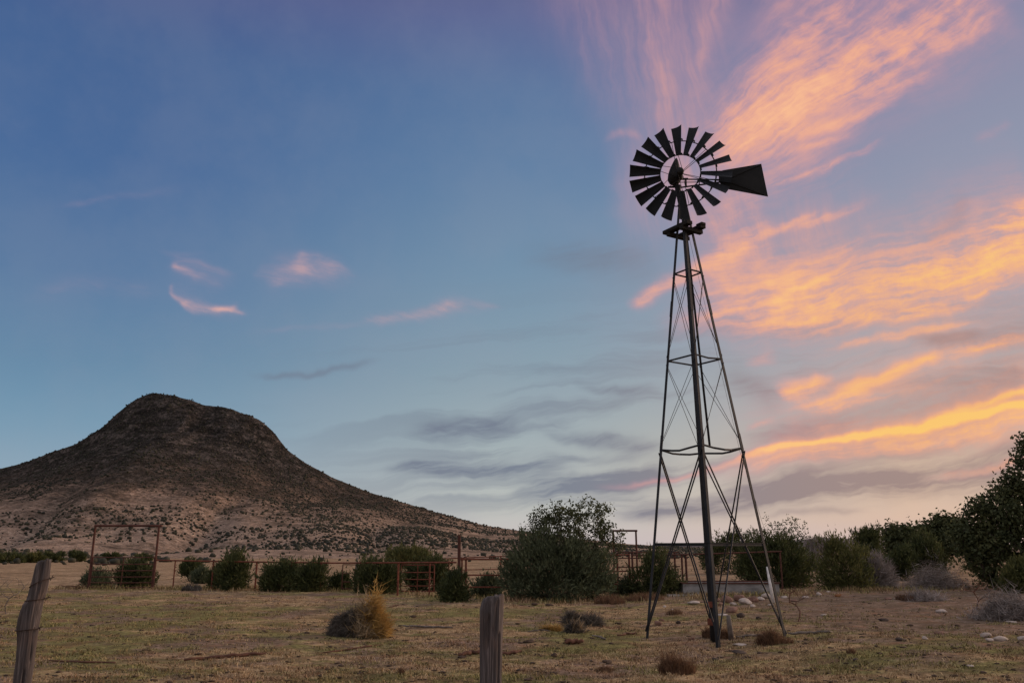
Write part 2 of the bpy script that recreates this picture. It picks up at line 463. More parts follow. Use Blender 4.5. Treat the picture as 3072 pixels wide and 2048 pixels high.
        tt = t.m('ADD', t.vm('DOT_PRODUCT', q, (nx[0], nx[1], 0)), -float(np.dot(a, nx)))
        if bend:
            cur = t.m('MULTIPLY', t.m('MULTIPLY', ss_, t.m('SUBTRACT', 1.0, ss_)), 4 * bend)
            tt = t.m('SUBTRACT', tt, cur)
        k = 1 / (K * F)
        wd = t.m('MAXIMUM', t.m('MULTIPLY_ADD', ss_, (w1 - w0) * k, w0 * k), 1e-4)
        rr = t.m('DIVIDE', tt, wd)
        prof = t.m('EXPONENT', t.m('MULTIPLY', t.m('MULTIPLY', rr, rr), -0.9))
        ends = t.m('MULTIPLY', t.ss(ss_, -0.02, f0), t.ss(ss_, 1.02, 1 - f1))
        return t.m('MULTIPLY', t.m('MULTIPLY', prof, ends), s)
    def group(lst):
        o = None
        for a in lst:
            r = stroke(*a[0:1], *a[1:])
            o = r if o is None else t.m('ADD', o, r)
        return o
    fg = t.ss(dy, 0.1, 0.3)
    A = group([
        ([(1600, 360), (1900, 185), (2360, -110)], 48, 62, 0.80, 0.16, 0.1),
        ([(1640, 345), (1860, 235), (2120, 150)], 60, 40, 0.55, 0.2, 0.3),
        ([(1760, 310), (1950, 275), (2100, 185)], 20, 12, 0.65, 0.3, 0.3),
        ([(1900, 190), (2110, 110), (2330, 40)], 22, 30, 0.5, 0.3, 0.2),
        ([(1700, 290), (1830, 120), (1960, -60)], 22, 46, 0.34, 0.25, 0.1),
        ([(1850, 205), (1990, 75), (2090, -60)], 16, 30, 0.42, 0.25, 0.1),
        ([(2060, 120), (2160, 30), (2240, -60)], 9, 16, 0.62, 0.25, 0.1),
        ([(1960, 225), (2060, 195), (2180, 128)], 9, 14, 0.40, 0.3, 0.3),
        ([(1760, 345), (1880, 330), (2000, 285)], 10, 8, 0.38, 0.3, 0.35),
        ([(2230, 330), (2290, 300), (2330, 275)], 14, 10, 0.22, 0.3, 0.3),
        ([(1740, 425), (1880, 385), (2040, 315)], 9, 7, 0.55, 0.3, 0.3),
        ([(1790, 515), (1900, 490), (2020, 452)], 12, 8, 0.5, 0.3, 0.35),
        ([(1650, 330), (1790, 150), (1900, -60)], 40, 110, 0.42, 0.2, 0.1),
        ([(1640, 480), (1800, 395), (1980, 330)], 50, 60, 0.26, 0.3, 0.4),
        ([(1620, 400), (1880, 190), (2200, -80)], 100, 200, 0.42, 0.25, 0.05),
    ])
    B = group([
        ([(1585, 330), (1610, 180), (1650, -60)], 26, 44, 0.40, 0.25, 0.1),
        ([(1545, 340), (1520, 170), (1490, -60)], 40, 70, 0.30, 0.25, 0.1),
        ([(1480, 300), (1400, 150), (1330, -60)], 50, 90, 0.20, 0.3, 0.1),
        ([(1380, 320), (1430, 300), (1480, 330)], 12, 14, 0.25, 0.3, 0.3),
        ([(1500, 480), (1560, 420), (1640, 400)], 90, 90, 0.24, 0.4, 0.4),
        ([(1380, 430), (1560, 425), (1800, 420)], 120, 120, 0.46, 0.3, 0.3),
        ([(1600, 560), (1800, 520), (2060, 470)], 70, 60, 0.40, 0.3, 0.4),
        ([(1560, 420), (1530, 200), (1500, -80)], 90, 170, 0.26, 0.3, 0.05),
    ])
    C = group([
        ([(1440, 702), (1600, 612), (1800, 490)], 13, 36, 0.56, 0.08, 0.35),
        ([(1500, 740), (1950, 690), (2420, 540)], 40, 66, 0.74, 0.2, 0.05),
        ([(1560, 660), (1760, 645), (2000, 660)], 55, 45, 0.45, 0.25, 0.4),
        ([(1740, 610), (1880, 590), (2020, 530)], 30, 12, 0.32, 0.3, 0.4),
        ([(1760, 660), (1880, 640), (1990, 560)], 10, 6, 0.36, 0.3, 0.35),
        ([(1680, 580), (1790, 515), (1900, 470)], 10, 6, 0.40, 0.3, 0.35),
        ([(2050, 655), (2230, 600), (2420, 525)], 26, 40, 0.45, 0.3, 0.05),
        ([(1900, 735), (2100, 712), (2330, 640)], 9, 12, 0.50, 0.25, 0.25),
        ([(1620, 760), (1780, 748), (1960, 735)], 30, 18, 0.30, 0.3, 0.35),
        ([(1850, 945), (1960, 925), (2060, 900)], 12, 8, 0.36, 0.3, 0.35),
        ([(2150, 1000), (2280, 972), (2420, 955)], 7, 10, 0.45, 0.3, 0.05),
        ([(1960, 745), (2100, 728), (2260, 690)], 10, 14, 0.62, 0.25, 0.4),
        ([(1880, 790), (2060, 772), (2250, 735)], 8, 10, 0.5, 0.25, 0.3),
        ([(1700, 845), (1740, 830), (1790, 810)], 12, 16, 0.32, 0.4, 0.4),
        ([(1775, 905), (1850, 880), (1915, 850)], 17, 17, 0.75, 0.2, 0.35),
        ([(2080, 845), (2200, 815), (2400, 775)], 14, 14, 0.5, 0.3, 0.1),
        ([(1800, 925), (1900, 920), (2020, 890)], 20, 12, 0.55, 0.3, 0.4),
        ([(1600, 1090), (1950, 1030), (2400, 975)], 16, 30, 0.45, 0.25, 0.1),
        ([(1700, 994), (1735, 978), (1780, 960)], 6, 6, 0.45, 0.3, 0.4),
        ([(2100, 1092), (2230, 1072), (2400, 1040)], 7, 10, 0.42, 0.3, 0.1),
        ([(2270, 540), (2330, 505), (2420, 460)], 16, 30, 0.6, 0.3, 0.1),
        ([(1540, 560), (1640, 500), (1760, 440)], 40, 40, 0.22, 0.4, 0.4),
        ([(1540, 700), (1950, 650), (2420, 520)], 100, 130, 0.44, 0.3, 0.05),
        ([(1640, 1000), (2000, 930), (2420, 860)], 70, 120, 0.28, 0.3, 0.05),
    ])
    C5 = group([
        ([(1670, 1060), (2000, 990), (2440, 920)], 6, 10, 1.0, 0.16, 0.05),
        ([(1690, 1056), (2000, 994), (2420, 930)], 22, 34, 0.32, 0.2, 0.05),
        ([(2080, 968), (2250, 928), (2440, 878)], 6, 11, 0.60, 0.4, 0.05),
        ([(1360, 1116), (1540, 1090), (1740, 1046)], 6, 8, 0.34, 0.3, 0.2),
        ([(1890, 895), (2020, 866), (2190, 812)], 19, 13, 0.72, 0.25, 0.4),
    ])
    Dk = group([
        ([(880, 1073), (1100, 1072), (1340, 1062)], 8, 28, 0.85, 0.2, 0.3),
        ([(1150, 1122), (1330, 1110), (1560, 1078)], 14, 32, 0.95, 0.25, 0.3),
        ([(930, 998), (1060, 985), (1200, 962)], 12, 24, 0.7, 0.3, 0.3),
        ([(1230, 990), (1400, 1010), (1540, 1015)], 10, 18, 0.7, 0.3, 0.3),
        ([(1320, 884), (1420, 900), (1540, 895)], 9, 12, 0.45, 0.3, 0.3),
        ([(1640, 1140), (1950, 1110), (2380, 1030)], 24, 36, 0.95, 0.2, 0.05),
        ([(1680, 1020), (1900, 975), (2380, 860)], 24, 40, 0.85, 0.25, 0.1),
        ([(1640, 860), (1740, 900), (1800, 940)], 30, 30, 0.36, 0.3, 0.3),
        ([(1180, 590), (1380, 590), (1540, 600)], 28, 46, 0.36, 0.4, 0.3),
        ([(560, 855), (740, 858), (880, 828)], 7, 8, 0.34, 0.3, 0.3),
        ([(2060, 765), (2250, 790), (2400, 770)], 14, 28, 0.6, 0.3, 0.05),
        ([(2100, 560), (2190, 520), (2230, 450)], 24, 24, 0.34, 0.3, 0.3),
        ([(1380, 1182), (1540, 1172), (1760, 1148)], 10, 22, 0.7, 0.3, 0.3),
        ([(1240, 1040), (1380, 1045), (1500, 1030)], 8, 12, 0.4, 0.3, 0.3),
        ([(1740, 1190), (1880, 1178), (2000, 1172)], 9, 9, 0.35, 0.3, 0.3),
    ])
    Ek = group([
        ([(404, 660), (412, 688), (446, 704)], 6, 10, 0.46, 0.2, 0.25),
        ([(420, 698), (490, 714), (556, 702)], 10, 11, 0.54, 0.15, 0.15),
        ([(480, 706), (530, 716), (572, 732)], 8, 4, 0.5, 0.3, 0.3),
        ([(408, 602), (432, 630), (482, 648)], 9, 12, 0.40, 0.2, 0.3),
        ([(380, 575), (440, 600), (560, 645)], 9, 12, 0.26, 0.3, 0.3),
        ([(586, 612), (612, 636), (668, 652)], 18, 26, 0.28, 0.2, 0.3),
        ([(692, 570), (690, 605), (672, 660)], 10, 28, 0.26, 0.2, 0.3),
        ([(600, 640), (700, 625), (830, 640)], 44, 40, 0.26, 0.2, 0.4),
        ([(690, 590), (750, 610), (830, 640)], 24, 18, 0.22, 0.3, 0.4),
        ([(800, 745), (930, 730), (1080, 688)], 12, 20, 0.32, 0.25, 0.2),
        ([(980, 700), (1060, 694), (1175, 706)], 20, 9, 0.36, 0.3, 0.35),
        ([(90, 472), (260, 445), (470, 425)], 8, 16, 0.24, 0.3, 0.3),
        ([(30, 680), (200, 665), (420, 690)], 34, 34, 0.22, 0.3, 0.3),
        ([(540, 770), (720, 760), (900, 752)], 14, 10, 0.22, 0.3, 0.3),
        ([(380, 640), (470, 650), (580, 680)], 40, 30, 0.20, 0.3, 0.4),
        ([(560, 610), (690, 625), (860, 660)], 60, 40, 0.18, 0.3, 0.4),
        ([(350, 560), (420, 580), (500, 590)], 9, 9, 0.16, 0.3, 0.4),
        ([(400, 665), (480, 705), (600, 735)], 22, 18, 0.24, 0.2, 0.3),
        ([(395, 600), (450, 635), (540, 660)], 20, 20, 0.20, 0.2, 0.3),
        ([(760, 755), (950, 725), (1180, 712)], 24, 20, 0.20, 0.3, 0.3),
    ])
    def dens(Mk, N, gain, cut, fine):
        Mk = t.m('MULTIPLY', t.m('SUBTRACT', 1.0, t.m('EXPONENT', t.m('MULTIPLY', Mk, -0.95))), 1.50)
        n = t.m('ADD', t.m('MULTIPLY', N, 1.0 - fine), t.m('MULTIPLY', N5, fine))
        n = t.ss(n, 0.30, 0.70)
        x = t.m('MULTIPLY', Mk, t.m('MULTIPLY_ADD', n, gain, cut))
        return t.m('MULTIPLY', x, fg)
    DA = t.m('MULTIPLY', dens(A, N1, 1.55, 0.12, 0.2), 0.66)
    DB = t.m('MULTIPLY', dens(B, N2, 1.1, 0.35, 0.1), 0.55)
    DC = t.m('MULTIPLY', dens(C, N3, 1.45, 0.22, 0.25), 0.80)
    C5 = t.m('MULTIPLY', t.m('MULTIPLY', C5, fg), t.m('MULTIPLY_ADD', t.ss(N3, 0.3, 0.7), 0.50, 0.74))
    DD = dens(Dk, N3, 1.15, 0.30, 0.05)
    DE = t.m('MULTIPLY', dens(Ek, N4, 0.75, 0.55, 0.08), 0.62)
    N6 = fil(7, 2.6, 24, 5, 0.6, 11.3, 0.5)
    veil = t.m('MULTIPLY', t.ss(N6, 0.46, 0.66), t.m('MULTIPLY', t.ss(elev, 0.02, 0.06), t.ss(elev, 0.36, 0.14)))
    veil = t.m('MULTIPLY', veil, t.ss(side, -0.42, 0.05, 0.0, 0.55))
    DD = t.m('ADD', DD, t.m('MULTIPLY', veil, fg))
    # thin grey veil, then the lit cirrus
    gcol = t.mix(t.ss(side, 0.0, 0.45), lin(112, 120, 138), lin(150, 128, 126))
    col = t.mix(t.m('MINIMUM', t.m('MULTIPLY', DD, 0.95), 0.85), base, gcol)
    lit = t.m('ADD', t.m('ADD', DA, DB), t.m('ADD', DC, C5))
    lit = t.m('MINIMUM', lit, 1.25)
    lx = t.m('DIVIDE', lit, 1.25)
    high = t.ramp(lx, [(0.0, lin(186, 148, 166)), (0.22, lin(204, 154, 162)), (0.42, lin(232, 166, 154)), (0.66, lin(247, 176, 144)), (1.0, lin(255, 192, 146))])
    low = t.ramp(lx, [(0.0, lin(190, 156, 156)), (0.20, lin(214, 164, 152)), (0.42, lin(240, 172, 140)), (0.66, lin(253, 184, 124)), (1.0, lin(255, 202, 112))])
    low = t.mix(t.ss(side, 0.20, 0.46, 0.75, 0.0), low, high)
    lc = t.mix(t.ss(elev, 0.22, 0.50), low, high)
    col = t.mix(t.m('SUBTRACT', 1.0, t.m('EXPONENT', t.m('MULTIPLY', lit, -2.1))), col, lc)
    pk = t.ramp(DE, [(0.0, lin(150, 138, 168)), (0.30, lin(190, 156, 168)), (0.85, lin(240, 182, 164))])
    col = t.mix(t.ss(DE, 0.0, 0.95, 0.0, 0.92), col, pk)
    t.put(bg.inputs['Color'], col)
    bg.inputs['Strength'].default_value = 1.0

SUN_EL, SUN_AZ = R_(13.0), R_(64.0)
build_sky()
sun = bpy.data.lights.new('sun', 'SUN'); sun.energy = 3.0; sun.angle = R_(30); sun.color = (1.0, 0.68, 0.47)
so = bpy.data.objects.new('sun', sun); COL.objects.link(so)
sd = Vector((math.sin(SUN_AZ) * math.cos(SUN_EL), math.cos(SUN_AZ) * math.cos(SUN_EL), math.sin(SUN_EL)))
so.rotation_euler = (-sd).to_track_quat('-Z', 'Y').to_euler()

# ------------------------------------------------------------------ ground and hills
def build_ground():
    rad = np.concatenate([[1.5, 4, 7], np.geomspace(9.0, 70, 260), np.geomspace(72, 6000, 80)])
    azf = np.linspace(-40, 40, 420); azb = np.linspace(40, 320, 60)[1:-1]
    az = np.radians(np.concatenate([azf, azb]))
    A, Rr = np.meshgrid(az, rad)
    x = Rr * np.sin(A); y = Rr * np.cos(A)
    z = terr(x, y)
    nr, na = A.shape
    v = np.stack([x, y, z], -1).reshape(-1, 3)
    i = np.arange(nr - 1)[:, None] * na; j = np.arange(na)[None, :]; j2 = (j + 1) % na
    f = np.stack([i + j, i + na + j, i + na + j2, i + j2], -1).reshape(-1, 4)
    c = len(v); v = np.vstack([v, [[0, 0, float(terr(0, 0))]]])
    vf = f.tolist() + [(c, int(k), int((k + 1) % na)) for k in range(na)]
    o = link('ground', mesh_np('ground', v, vf), M['ground'], None, True)
    tag(o, kind='structure')
build_ground()

HD = 450.0
PROF = [(-900, 1150), (-500, 1130), (-200, 1105), (0, 1076), (60, 1060), (100, 1045), (150, 1026), (200, 1004), (240, 976), (265, 952), (290, 934), (315, 918), (340, 907), (375, 902), (405, 905),
        (440, 914), (470, 925), (490, 931), (540, 938), (570, 946), (600, 966), (630, 996), (645, 1014), (660, 1030), (700, 1060), (760, 1094), (850, 1130), (950, 1160),
        (1100, 1203), (1200, 1219), (1300, 1233), (1420, 1246), (1500, 1252), (1600, 1257), (1800, 1258)]
_pp = np.array([at(a, b, HD) for a, b in PROF])

def hill_h(x, y):
    xs = x * (HD / np.maximum(y, 60)) ** 0.6
    Z = np.interp(xs, _pp[:, 0], _pp[:, 2])
    y0 = 120 + 0.00025 * (x + 150) ** 2
    tt = np.clip((y - y0) / (HD - y0), 0, 1)
    pw = 1.25 + 0.75 * np.clip(Z / 80, 0, 1)
    fr = tt ** pw
    bk = np.clip(1 - np.maximum(y - HD, 0) / 420, 0, 1) ** 1.4
    h = Z * np.where(y <= HD, fr, bk)
    # gullies running down the slope and rocky lumps near the crown
    gul = 1 - np.abs(2 * vnoise(xs * 0.028 + 0.8 * fbm(x * 0.01, y * 0.01, 2, 77), y * 0.004, 12) - 1)
    sl = sst(0.05, 0.3, tt) * sst(1.0, 0.86, tt) * np.where(y <= HD, 1, 0)
    h = h - 8.0 * sl * gul * np.clip(Z / 60, 0.1, 1)
    h = h + 5.0 * fbm(x * 0.03, y * 0.03, 4, 41) * sl * np.clip(Z / 50, 0.15, 1)
    top = sst(40, 70, h)
    crag = np.abs(2 * vnoise(x * 0.11 + 0.6 * fbm(x * .05, y * .05, 2, 5), y * 0.05, 91) - 1) + 0.6 * np.abs(2 * vnoise(x * 0.27, y * 0.12, 92) - 1)
    h = h - 3.0 * crag * sst(42, 62, h) * sst(HD + 6, HD - 20, y)
    h = h + (2.8 * fbm(x * 0.10, y * 0.10, 5, 52)) * (0.25 + 0.9 * top) * sst(0.1, 0.5, tt)
    return h - 0.8 * (1 - sst(0.0, 0.10, tt))

def build_hill():
    x = np.linspace(-760, 420, 560); y = np.concatenate([np.linspace(110, 300, 110), np.linspace(302, 470, 140), np.linspace(474, 900, 50)])
    X, Y = np.meshgrid(x, y)
    Zh = hill_h(X, Y)
    v = np.stack([X, Y, Zh], -1).reshape(-1, 3)
    ny, nx = X.shape
    i = np.arange(ny - 1)[:, None] * nx; j = np.arange(nx - 1)[None, :]
    f = np.stack([i + j, i + j + 1, i + nx + j + 1, i + nx + j], -1).reshape(-1, 4)
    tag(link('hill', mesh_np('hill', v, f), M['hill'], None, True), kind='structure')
    # low far ridges on the horizon
    for nm, Yd, pts in (('far_hills', 1500.0, [(1380, 1262), (1480, 1256), (1540, 1250), (1600, 1246), (1650, 1251), (1720, 1262), (1780, 1268)]),
                        ('far_hills', 2600.0, [(1700, 1262), (1780, 1247), (1840, 1238), (1895, 1233), (1960, 1236), (2040, 1243), (2120, 1240), (2220, 1248), (2400, 1252), (2600, 1262)])):
        pts = np.array([at(a, b, Yd) for a, b in pts])
        xx = np.linspace(pts[0, 0], pts[-1, 0], 120)
        zz = np.interp(xx, pts[:, 0], pts[:, 2]) + 3 * fbm(xx * 0.03, xx * 0, 3, 8)
        rows = []
        for k, fr in ((-0.16, 0.0), (-0.1, 0.45), (-0.04, 0.85), (0, 1.0), (0.06, 0.8), (0.2, 0.0)):
            rows.append(np.stack([xx * (1 + k), np.full_like(xx, Yd * (1 + k)), -3 + (zz + 3) * fr], -1))
        v = np.concatenate(rows); n = len(xx)
        f = np.array([(r * n + c, r * n + c + 1, (r + 1) * n + c + 1, (r + 1) * n + c) for r in range(5) for c in range(n - 1)])
        tag(link(nm, mesh_np(nm, v, f), M['far_hill'], None, True), kind='structure')
build_hill()

ICO_V = None
def ico():
    global ICO_V
    if ICO_V is None:
        p = (1 + 5 ** .5) / 2
        v = np.array([(-1, p, 0), (1, p, 0), (-1, -p, 0), (1, -p, 0), (0, -1, p), (0, 1, p), (0, -1, -p), (0, 1, -p), (p, 0, -1), (p, 0, 1), (-p, 0, -1), (-p, 0, 1)], float)
        v /= np.linalg.norm(v[0])
        f = np.array([(0, 11, 5), (0, 5, 1), (0, 1, 7), (0, 7, 10), (0, 10, 11), (1, 5, 9), (5, 11, 4), (11, 10, 2), (10, 7, 6), (7, 1, 8), (3, 9, 4), (3, 4, 2), (3, 2, 6), (3, 6, 8), (3, 8, 9), (4, 9, 5), (2, 4, 11), (6, 2, 10), (8, 6, 7), (9, 8, 1)])
        ICO_V = (v, f)
    return ICO_V

def ico2():
    v, f = ico()
    v = list(map(tuple, v)); cache = {}; nf = []
    def mid(a, b):
        k = (min(a, b), max(a, b))
        if k not in cache:
            m = (np.array(v[a]) + np.array(v[b])) / 2; m /= np.linalg.norm(m)
            cache[k] = len(v); v.append(tuple(m))
        return cache[k]
    for a, b, c in f:
        ab, bc, ca = mid(a, b), mid(b, c), mid(c, a)
        nf += [(a, ab, ca), (b, bc, ab), (c, ca, bc), (ab, bc, ca)]
    return np.array(v), np.array(nf)

def build_hill_scrub():
    n = 80000
    y = 84 + 379 * RNG.random(n) ** 0.9
    az = np.radians(-36 + 50 * RNG.random(n))
    x = y * np.tan(az)
    h = np.maximum(hill_h(x, y), terr(x, y))
    d = fbm(x * 0.02, y * 0.02, 4, 61) + 0.35 * fbm(x * .1, y * .1, 2, 3)
    keep = (h > -3) & (RNG.random(n) < 0.34 + 2.0 * d + 0.30 * sst(30, 60, h))
    keep &= RNG.random(n) < np.where(y < 250, 0.26 + 0.54 * sst(140, 250, y), 0.85) * (1 - 0.45 * sst(-60, 20, x) * (1 - sst(250, 330, y)))
    x, y, h = x[keep], y[keep], h[keep]; n = len(x)
    r = (0.17 + 0.42 * RNG.random(n) ** 3.0) * (1 - 0.05 * sst(35, 70, h))
    v0, f0 = ico()
    jit = 0.65 + 0.7 * RNG.random((n, 12, 1))
    v = v0[None] * jit * r[:, None, None] * np.array([1.15, 1.15, 0.95])
    v = v + np.stack([x, y, h + 0.45 * r], -1)[:, None, :]
    f = f0[None] + (np.arange(n) * 12)[:, None, None]
    tag(link('hill_scrub', mesh_np('hill_scrub', v.reshape(-1, 3), f.reshape(-1, 3)), M['scrub']), 'dark scrub bushes dotted over the tan hillside', 'scrub', kind='stuff')
build_hill_scrub()

# ------------------------------------------------------------------ grass and litter (nobody could count it)
def blades(base, h, wd, lean, az, curl=0.35):
    """one bent blade (2 tris sharing a mid edge) per base point -> verts, quad+tri as tris"""
    n = len(base)
    side = np.stack([np.cos(az), np.sin(az), np.zeros(n)], -1)
    la = RNG.random(n) * 2 * np.pi
    ld = np.stack([np.cos(la), np.sin(la), np.zeros(n)], -1) * lean[:, None]
    up = np.array([0, 0, 1.0])
    m = base + (up * 0.55 + ld * 0.35) * h[:, None]
    tip = base + (up * (1 - curl * np.minimum(lean, 1)[:, None]) + ld) * h[:, None]
    w = wd[:, None] * side
    v = np.stack([base - w, base + w, m - w * 0.75, m + w * 0.75, tip], 1)
    f = np.array([(0, 1, 3), (0, 3, 2), (2, 3, 4)])
    return v.reshape(-1, 3), (f[None] + (np.arange(n) * 5)[:, None, None]).reshape(-1, 3)

def build_grass():
    nc = 15000
    inv = 1 / 9.5 + (1 / 42.0 - 1 / 9.5) * RNG.random(nc)
    r = 1 / inv
    az = np.radians(-35 + 70 * RNG.random(nc))
    x = r * np.sin(az); y = r * np.cos(az)
    d = fbm(x * 0.5, y * 0.9, 4, 71)
    k = RNG.random(nc) < np.clip(0.62 + 1.9 * d, 0.08, 1) * (1 - 0.7 * sst(5, 11, x) * sst(13.5, 18, y))
    x, y, r = x[k], y[k], r[k]
    per = 15
    cx = np.repeat(x, per); cy = np.repeat(y, per); rr = np.repeat(r, per)
    sp = np.repeat(0.03 + 0.09 * RNG.random(len(x)) ** 2, per) * (0.7 + rr / 30)
    bx = cx + RNG.normal(0, 1, len(cx)) * sp * 1.3; by = cy + RNG.normal(0, 1, len(cx)) * sp
    base = np.stack([bx, by, terr(bx, by) - 0.004], -1)
    hh = np.repeat(0.022 + 0.045 * RNG.random(len(x)) ** 2.0, per) * (0.5 + 0.8 * RNG.random(len(cx))) * (0.8 + rr / 40)
    v, f = blades(base, hh, 0.0035 + 0.0035 * RNG.random(len(cx)) * (1 + rr / 30), 0.3 + 0.9 * RNG.random(len(cx)), RNG.random(len(cx)) * np.pi)
    # taller weeds along the corral line and under the bushes
    m_ = 26000
    tt = RNG.random(m_); wx = -19 + 36 * tt + RNG.normal(0, .6, m_); wy = np.interp(wx, [-19, -6, 0, 6, 17], [36.5, 34.5, 28.6, 29.5, 33.5]) + RNG.normal(0, .75, m_)
    kk = RNG.random(m_) < np.clip(0.45 + 2.2 * fbm(wx * .6, wy * .6, 3, 33), 0.03, 1); wx, wy = wx[kk], wy[kk]; m_ = len(wx)
    v2, f2 = blades(np.stack([wx, wy, terr(wx, wy) - .01], -1), 0.07 + 0.20 * RNG.random(m_) ** 2, 0.008 + 0.006 * RNG.random(m_), 0.2 + .8 * RNG.random(m_), RNG.random(m_) * np.pi)
    f = np.vstack([f, f2 + len(v)]); v = np.vstack([v, v2])
    tag(link('grass', mesh_np('grass', v, f), M['grass']), 'short dry grass tussocks covering the grazed pasture', 'grass', kind='stuff')
    # litter: crumbs of soil, dung and bark
    n = 5200
    inv = 1 / 10.0 + (1 / 38.0 - 1 / 10.0) * RNG.random(n)
    r = 1 / inv; az = np.radians(-34 + 68 * RNG.random(n)); x = r * np.sin(az); y = r * np.cos(az)
    d = fbm(x * 0.4, y * 0.6, 4, 171)
    k = RNG.random(n) < np.clip(0.5 + 2.2 * d, 0.03, 1); x, y = x[k], y[k]; n = len(x)
    s = 0.010 + 0.028 * RNG.random(n) ** 2.5
    v0, f0 = ico()
    v = v0[None] * (0.6 + 0.8 * RNG.random((n, 12, 1))) * s[:, None, None] * np.stack([1 + RNG.random(n), 1 + 0.6 * RNG.random(n), np.full(n, 0.5)], -1)[:, None, :]
    v = v + np.stack([x, y, terr(x, y) + s * 0.2], -1)[:, None, :]
    f = f0[None] + (np.arange(n) * 12)[:, None, None]
    tag(link('ground_litter', mesh_np('ground_litter', v.reshape(-1, 3), f.reshape(-1, 3)), M['clod']), 'dark crumbs of soil and bark scattered over the pasture', 'litter', kind='stuff')
build_grass()

# ------------------------------------------------------------------ plants
def grow(base, targets, step, jit, rng, rtip, rexp=0.5, bias=0.25):
    """skeleton that reaches every target from the base; returns nodes, parents, radii"""
    nodes = [np.array(base, float)]; par = [-1]
    order = np.argsort(np.linalg.norm((targets - base) * [1, 1, 0.9], axis=1))
    for ti in order:
        tg = targets[ti]
        arr = np.array(nodes)
        dd = np.linalg.norm(arr - tg, axis=1) + bias * np.maximum(arr[:, 2] - tg[2] + 0.1, 0) * 3
        i = int(np.argmin(dd))
        p0 = nodes[i]; L = np.linalg.norm(tg - p0); k = max(1, int(L / step))
        cur = i
        for s in range(1, k + 1):
            f = s / k
            p = p0 + (tg - p0) * f + rng.normal(0, jit, 3) * (1 if s < k else 0.2) * min(L, 1)
            p[2] += 0.10 * L * math.sin(math.pi * f) * 0.5
            nodes.append(p); par.append(cur); cur = len(nodes) - 1
    cnt = np.zeros(len(nodes)); has = np.zeros(len(nodes), bool)
    for i in range(len(nodes) - 1, 0, -1):
        if cnt[i] == 0: cnt[i] = 1
        cnt[par[i]] += cnt[i]
    return np.array(nodes), np.array(par), rtip * np.maximum(cnt, 1) ** rexp

def skel_mesh(nodes, par, rad, n=4, rmax=9.0):
    e = np.arange(1, len(nodes)); a = nodes[par[e]]; b = nodes[e]
    ra = np.minimum(np.minimum(rad[par[e]], rad[e] * 1.35), rmax); rb = np.minimum(rad[e], rmax)
    tvec = b - a; L = np.linalg.norm(tvec, axis=1, keepdims=True) + 1e-9; tvec = tvec / L
    ref = np.where(np.abs(tvec[:, 2:3]) < 0.9, np.array([[0, 0, 1.0]]), np.array([[1.0, 0, 0]]))
    u = np.cross(tvec, ref); u /= np.linalg.norm(u, axis=1, keepdims=True); w = np.cross(tvec, u)
    an = 2 * np.pi * np.arange(n) / n
    ring = u[:, None] * np.cos(an)[None, :, None] + w[:, None] * np.sin(an)[None, :, None]
    va = a[:, None] + ring * ra[:, None, None]; vb = b[:, None] + ring * rb[:, None, None]
    v = np.concatenate([va, vb], 1)
    k = np.arange(n); f = np.stack([k, (k + 1) % n, n + (k + 1) % n, n + k], -1)
    f = f[None] + (np.arange(len(e)) * 2 * n)[:, None, None]
    return v.reshape(-1, 3), f.reshape(-1, 4)

def leaves(cent, size, rng, shape='quad', out=None, up=0.0, asp=0.5):
    """one leaf per centre: diamond with random orientation (out = preferred direction)"""
    n = len(cent)
    d = rng.normal(0, 1, (n, 3))
    if out is not None: d = d * 0.55 + out
    d[:, 2] += up
    d /= np.linalg.norm(d, axis=1, keepdims=True) + 1e-9
    e = rng.normal(0, 1, (n, 3)); s = np.cross(d, e); s /= np.linalg.norm(s, axis=1, keepdims=True) + 1e-9
    sz = size * (0.6 + 0.8 * rng.random(n))
    d = d * sz[:, None]; s = s * (sz * asp)[:, None]
    if shape == 'quad':
        v = np.stack([cent - d * .5, cent + s * .5, cent + d * .5, cent - s * .5], 1)
        f = np.array([[0, 1, 2, 3]])
    else:
        v = np.stack([cent - s * .5, cent + s * .5, cent + d], 1); f = np.array([[0, 1, 2]])
    k = v.shape[1]
    return v.reshape(-1, 3), (f[None] + (np.arange(n) * k)[:, None, None]).reshape(-1, k)

def lobe_targets(lobes, n, rng, shell=0.55, zmin=None):
    """lobes: (centre xyz, radius xyz); points biased to the outer part"""
    vol = np.array([l[1][0] * l[1][1] * l[1][2] for l in lobes]) ** 0.75
    idx = rng.choice(len(lobes), n, p=vol / vol.sum())
    c = np.array([l[0] for l in lobes])[idx]; r = np.array([l[1] for l in lobes])[idx]
    d = rng.normal(0, 1, (n, 3)); d /= np.linalg.norm(d, axis=1, keepdims=True)
    rad = rng.random(n) ** (1 / 3)
    rad = shell + (1 - shell) * rad
    rad = np.where(rng.random(n) < 0.25, rng.random(n) ** (1 / 3), rad)
    rad = np.where(rng.random(n) < 0.16, 1.0 + 0.32 * rng.random(n), rad)
    p = c + d * rad[:, None] * r
    if zmin is not None: p[:, 2] = np.maximum(p[:, 2], zmin + 0.3 * rng.random(n) * 0.3)
    return p

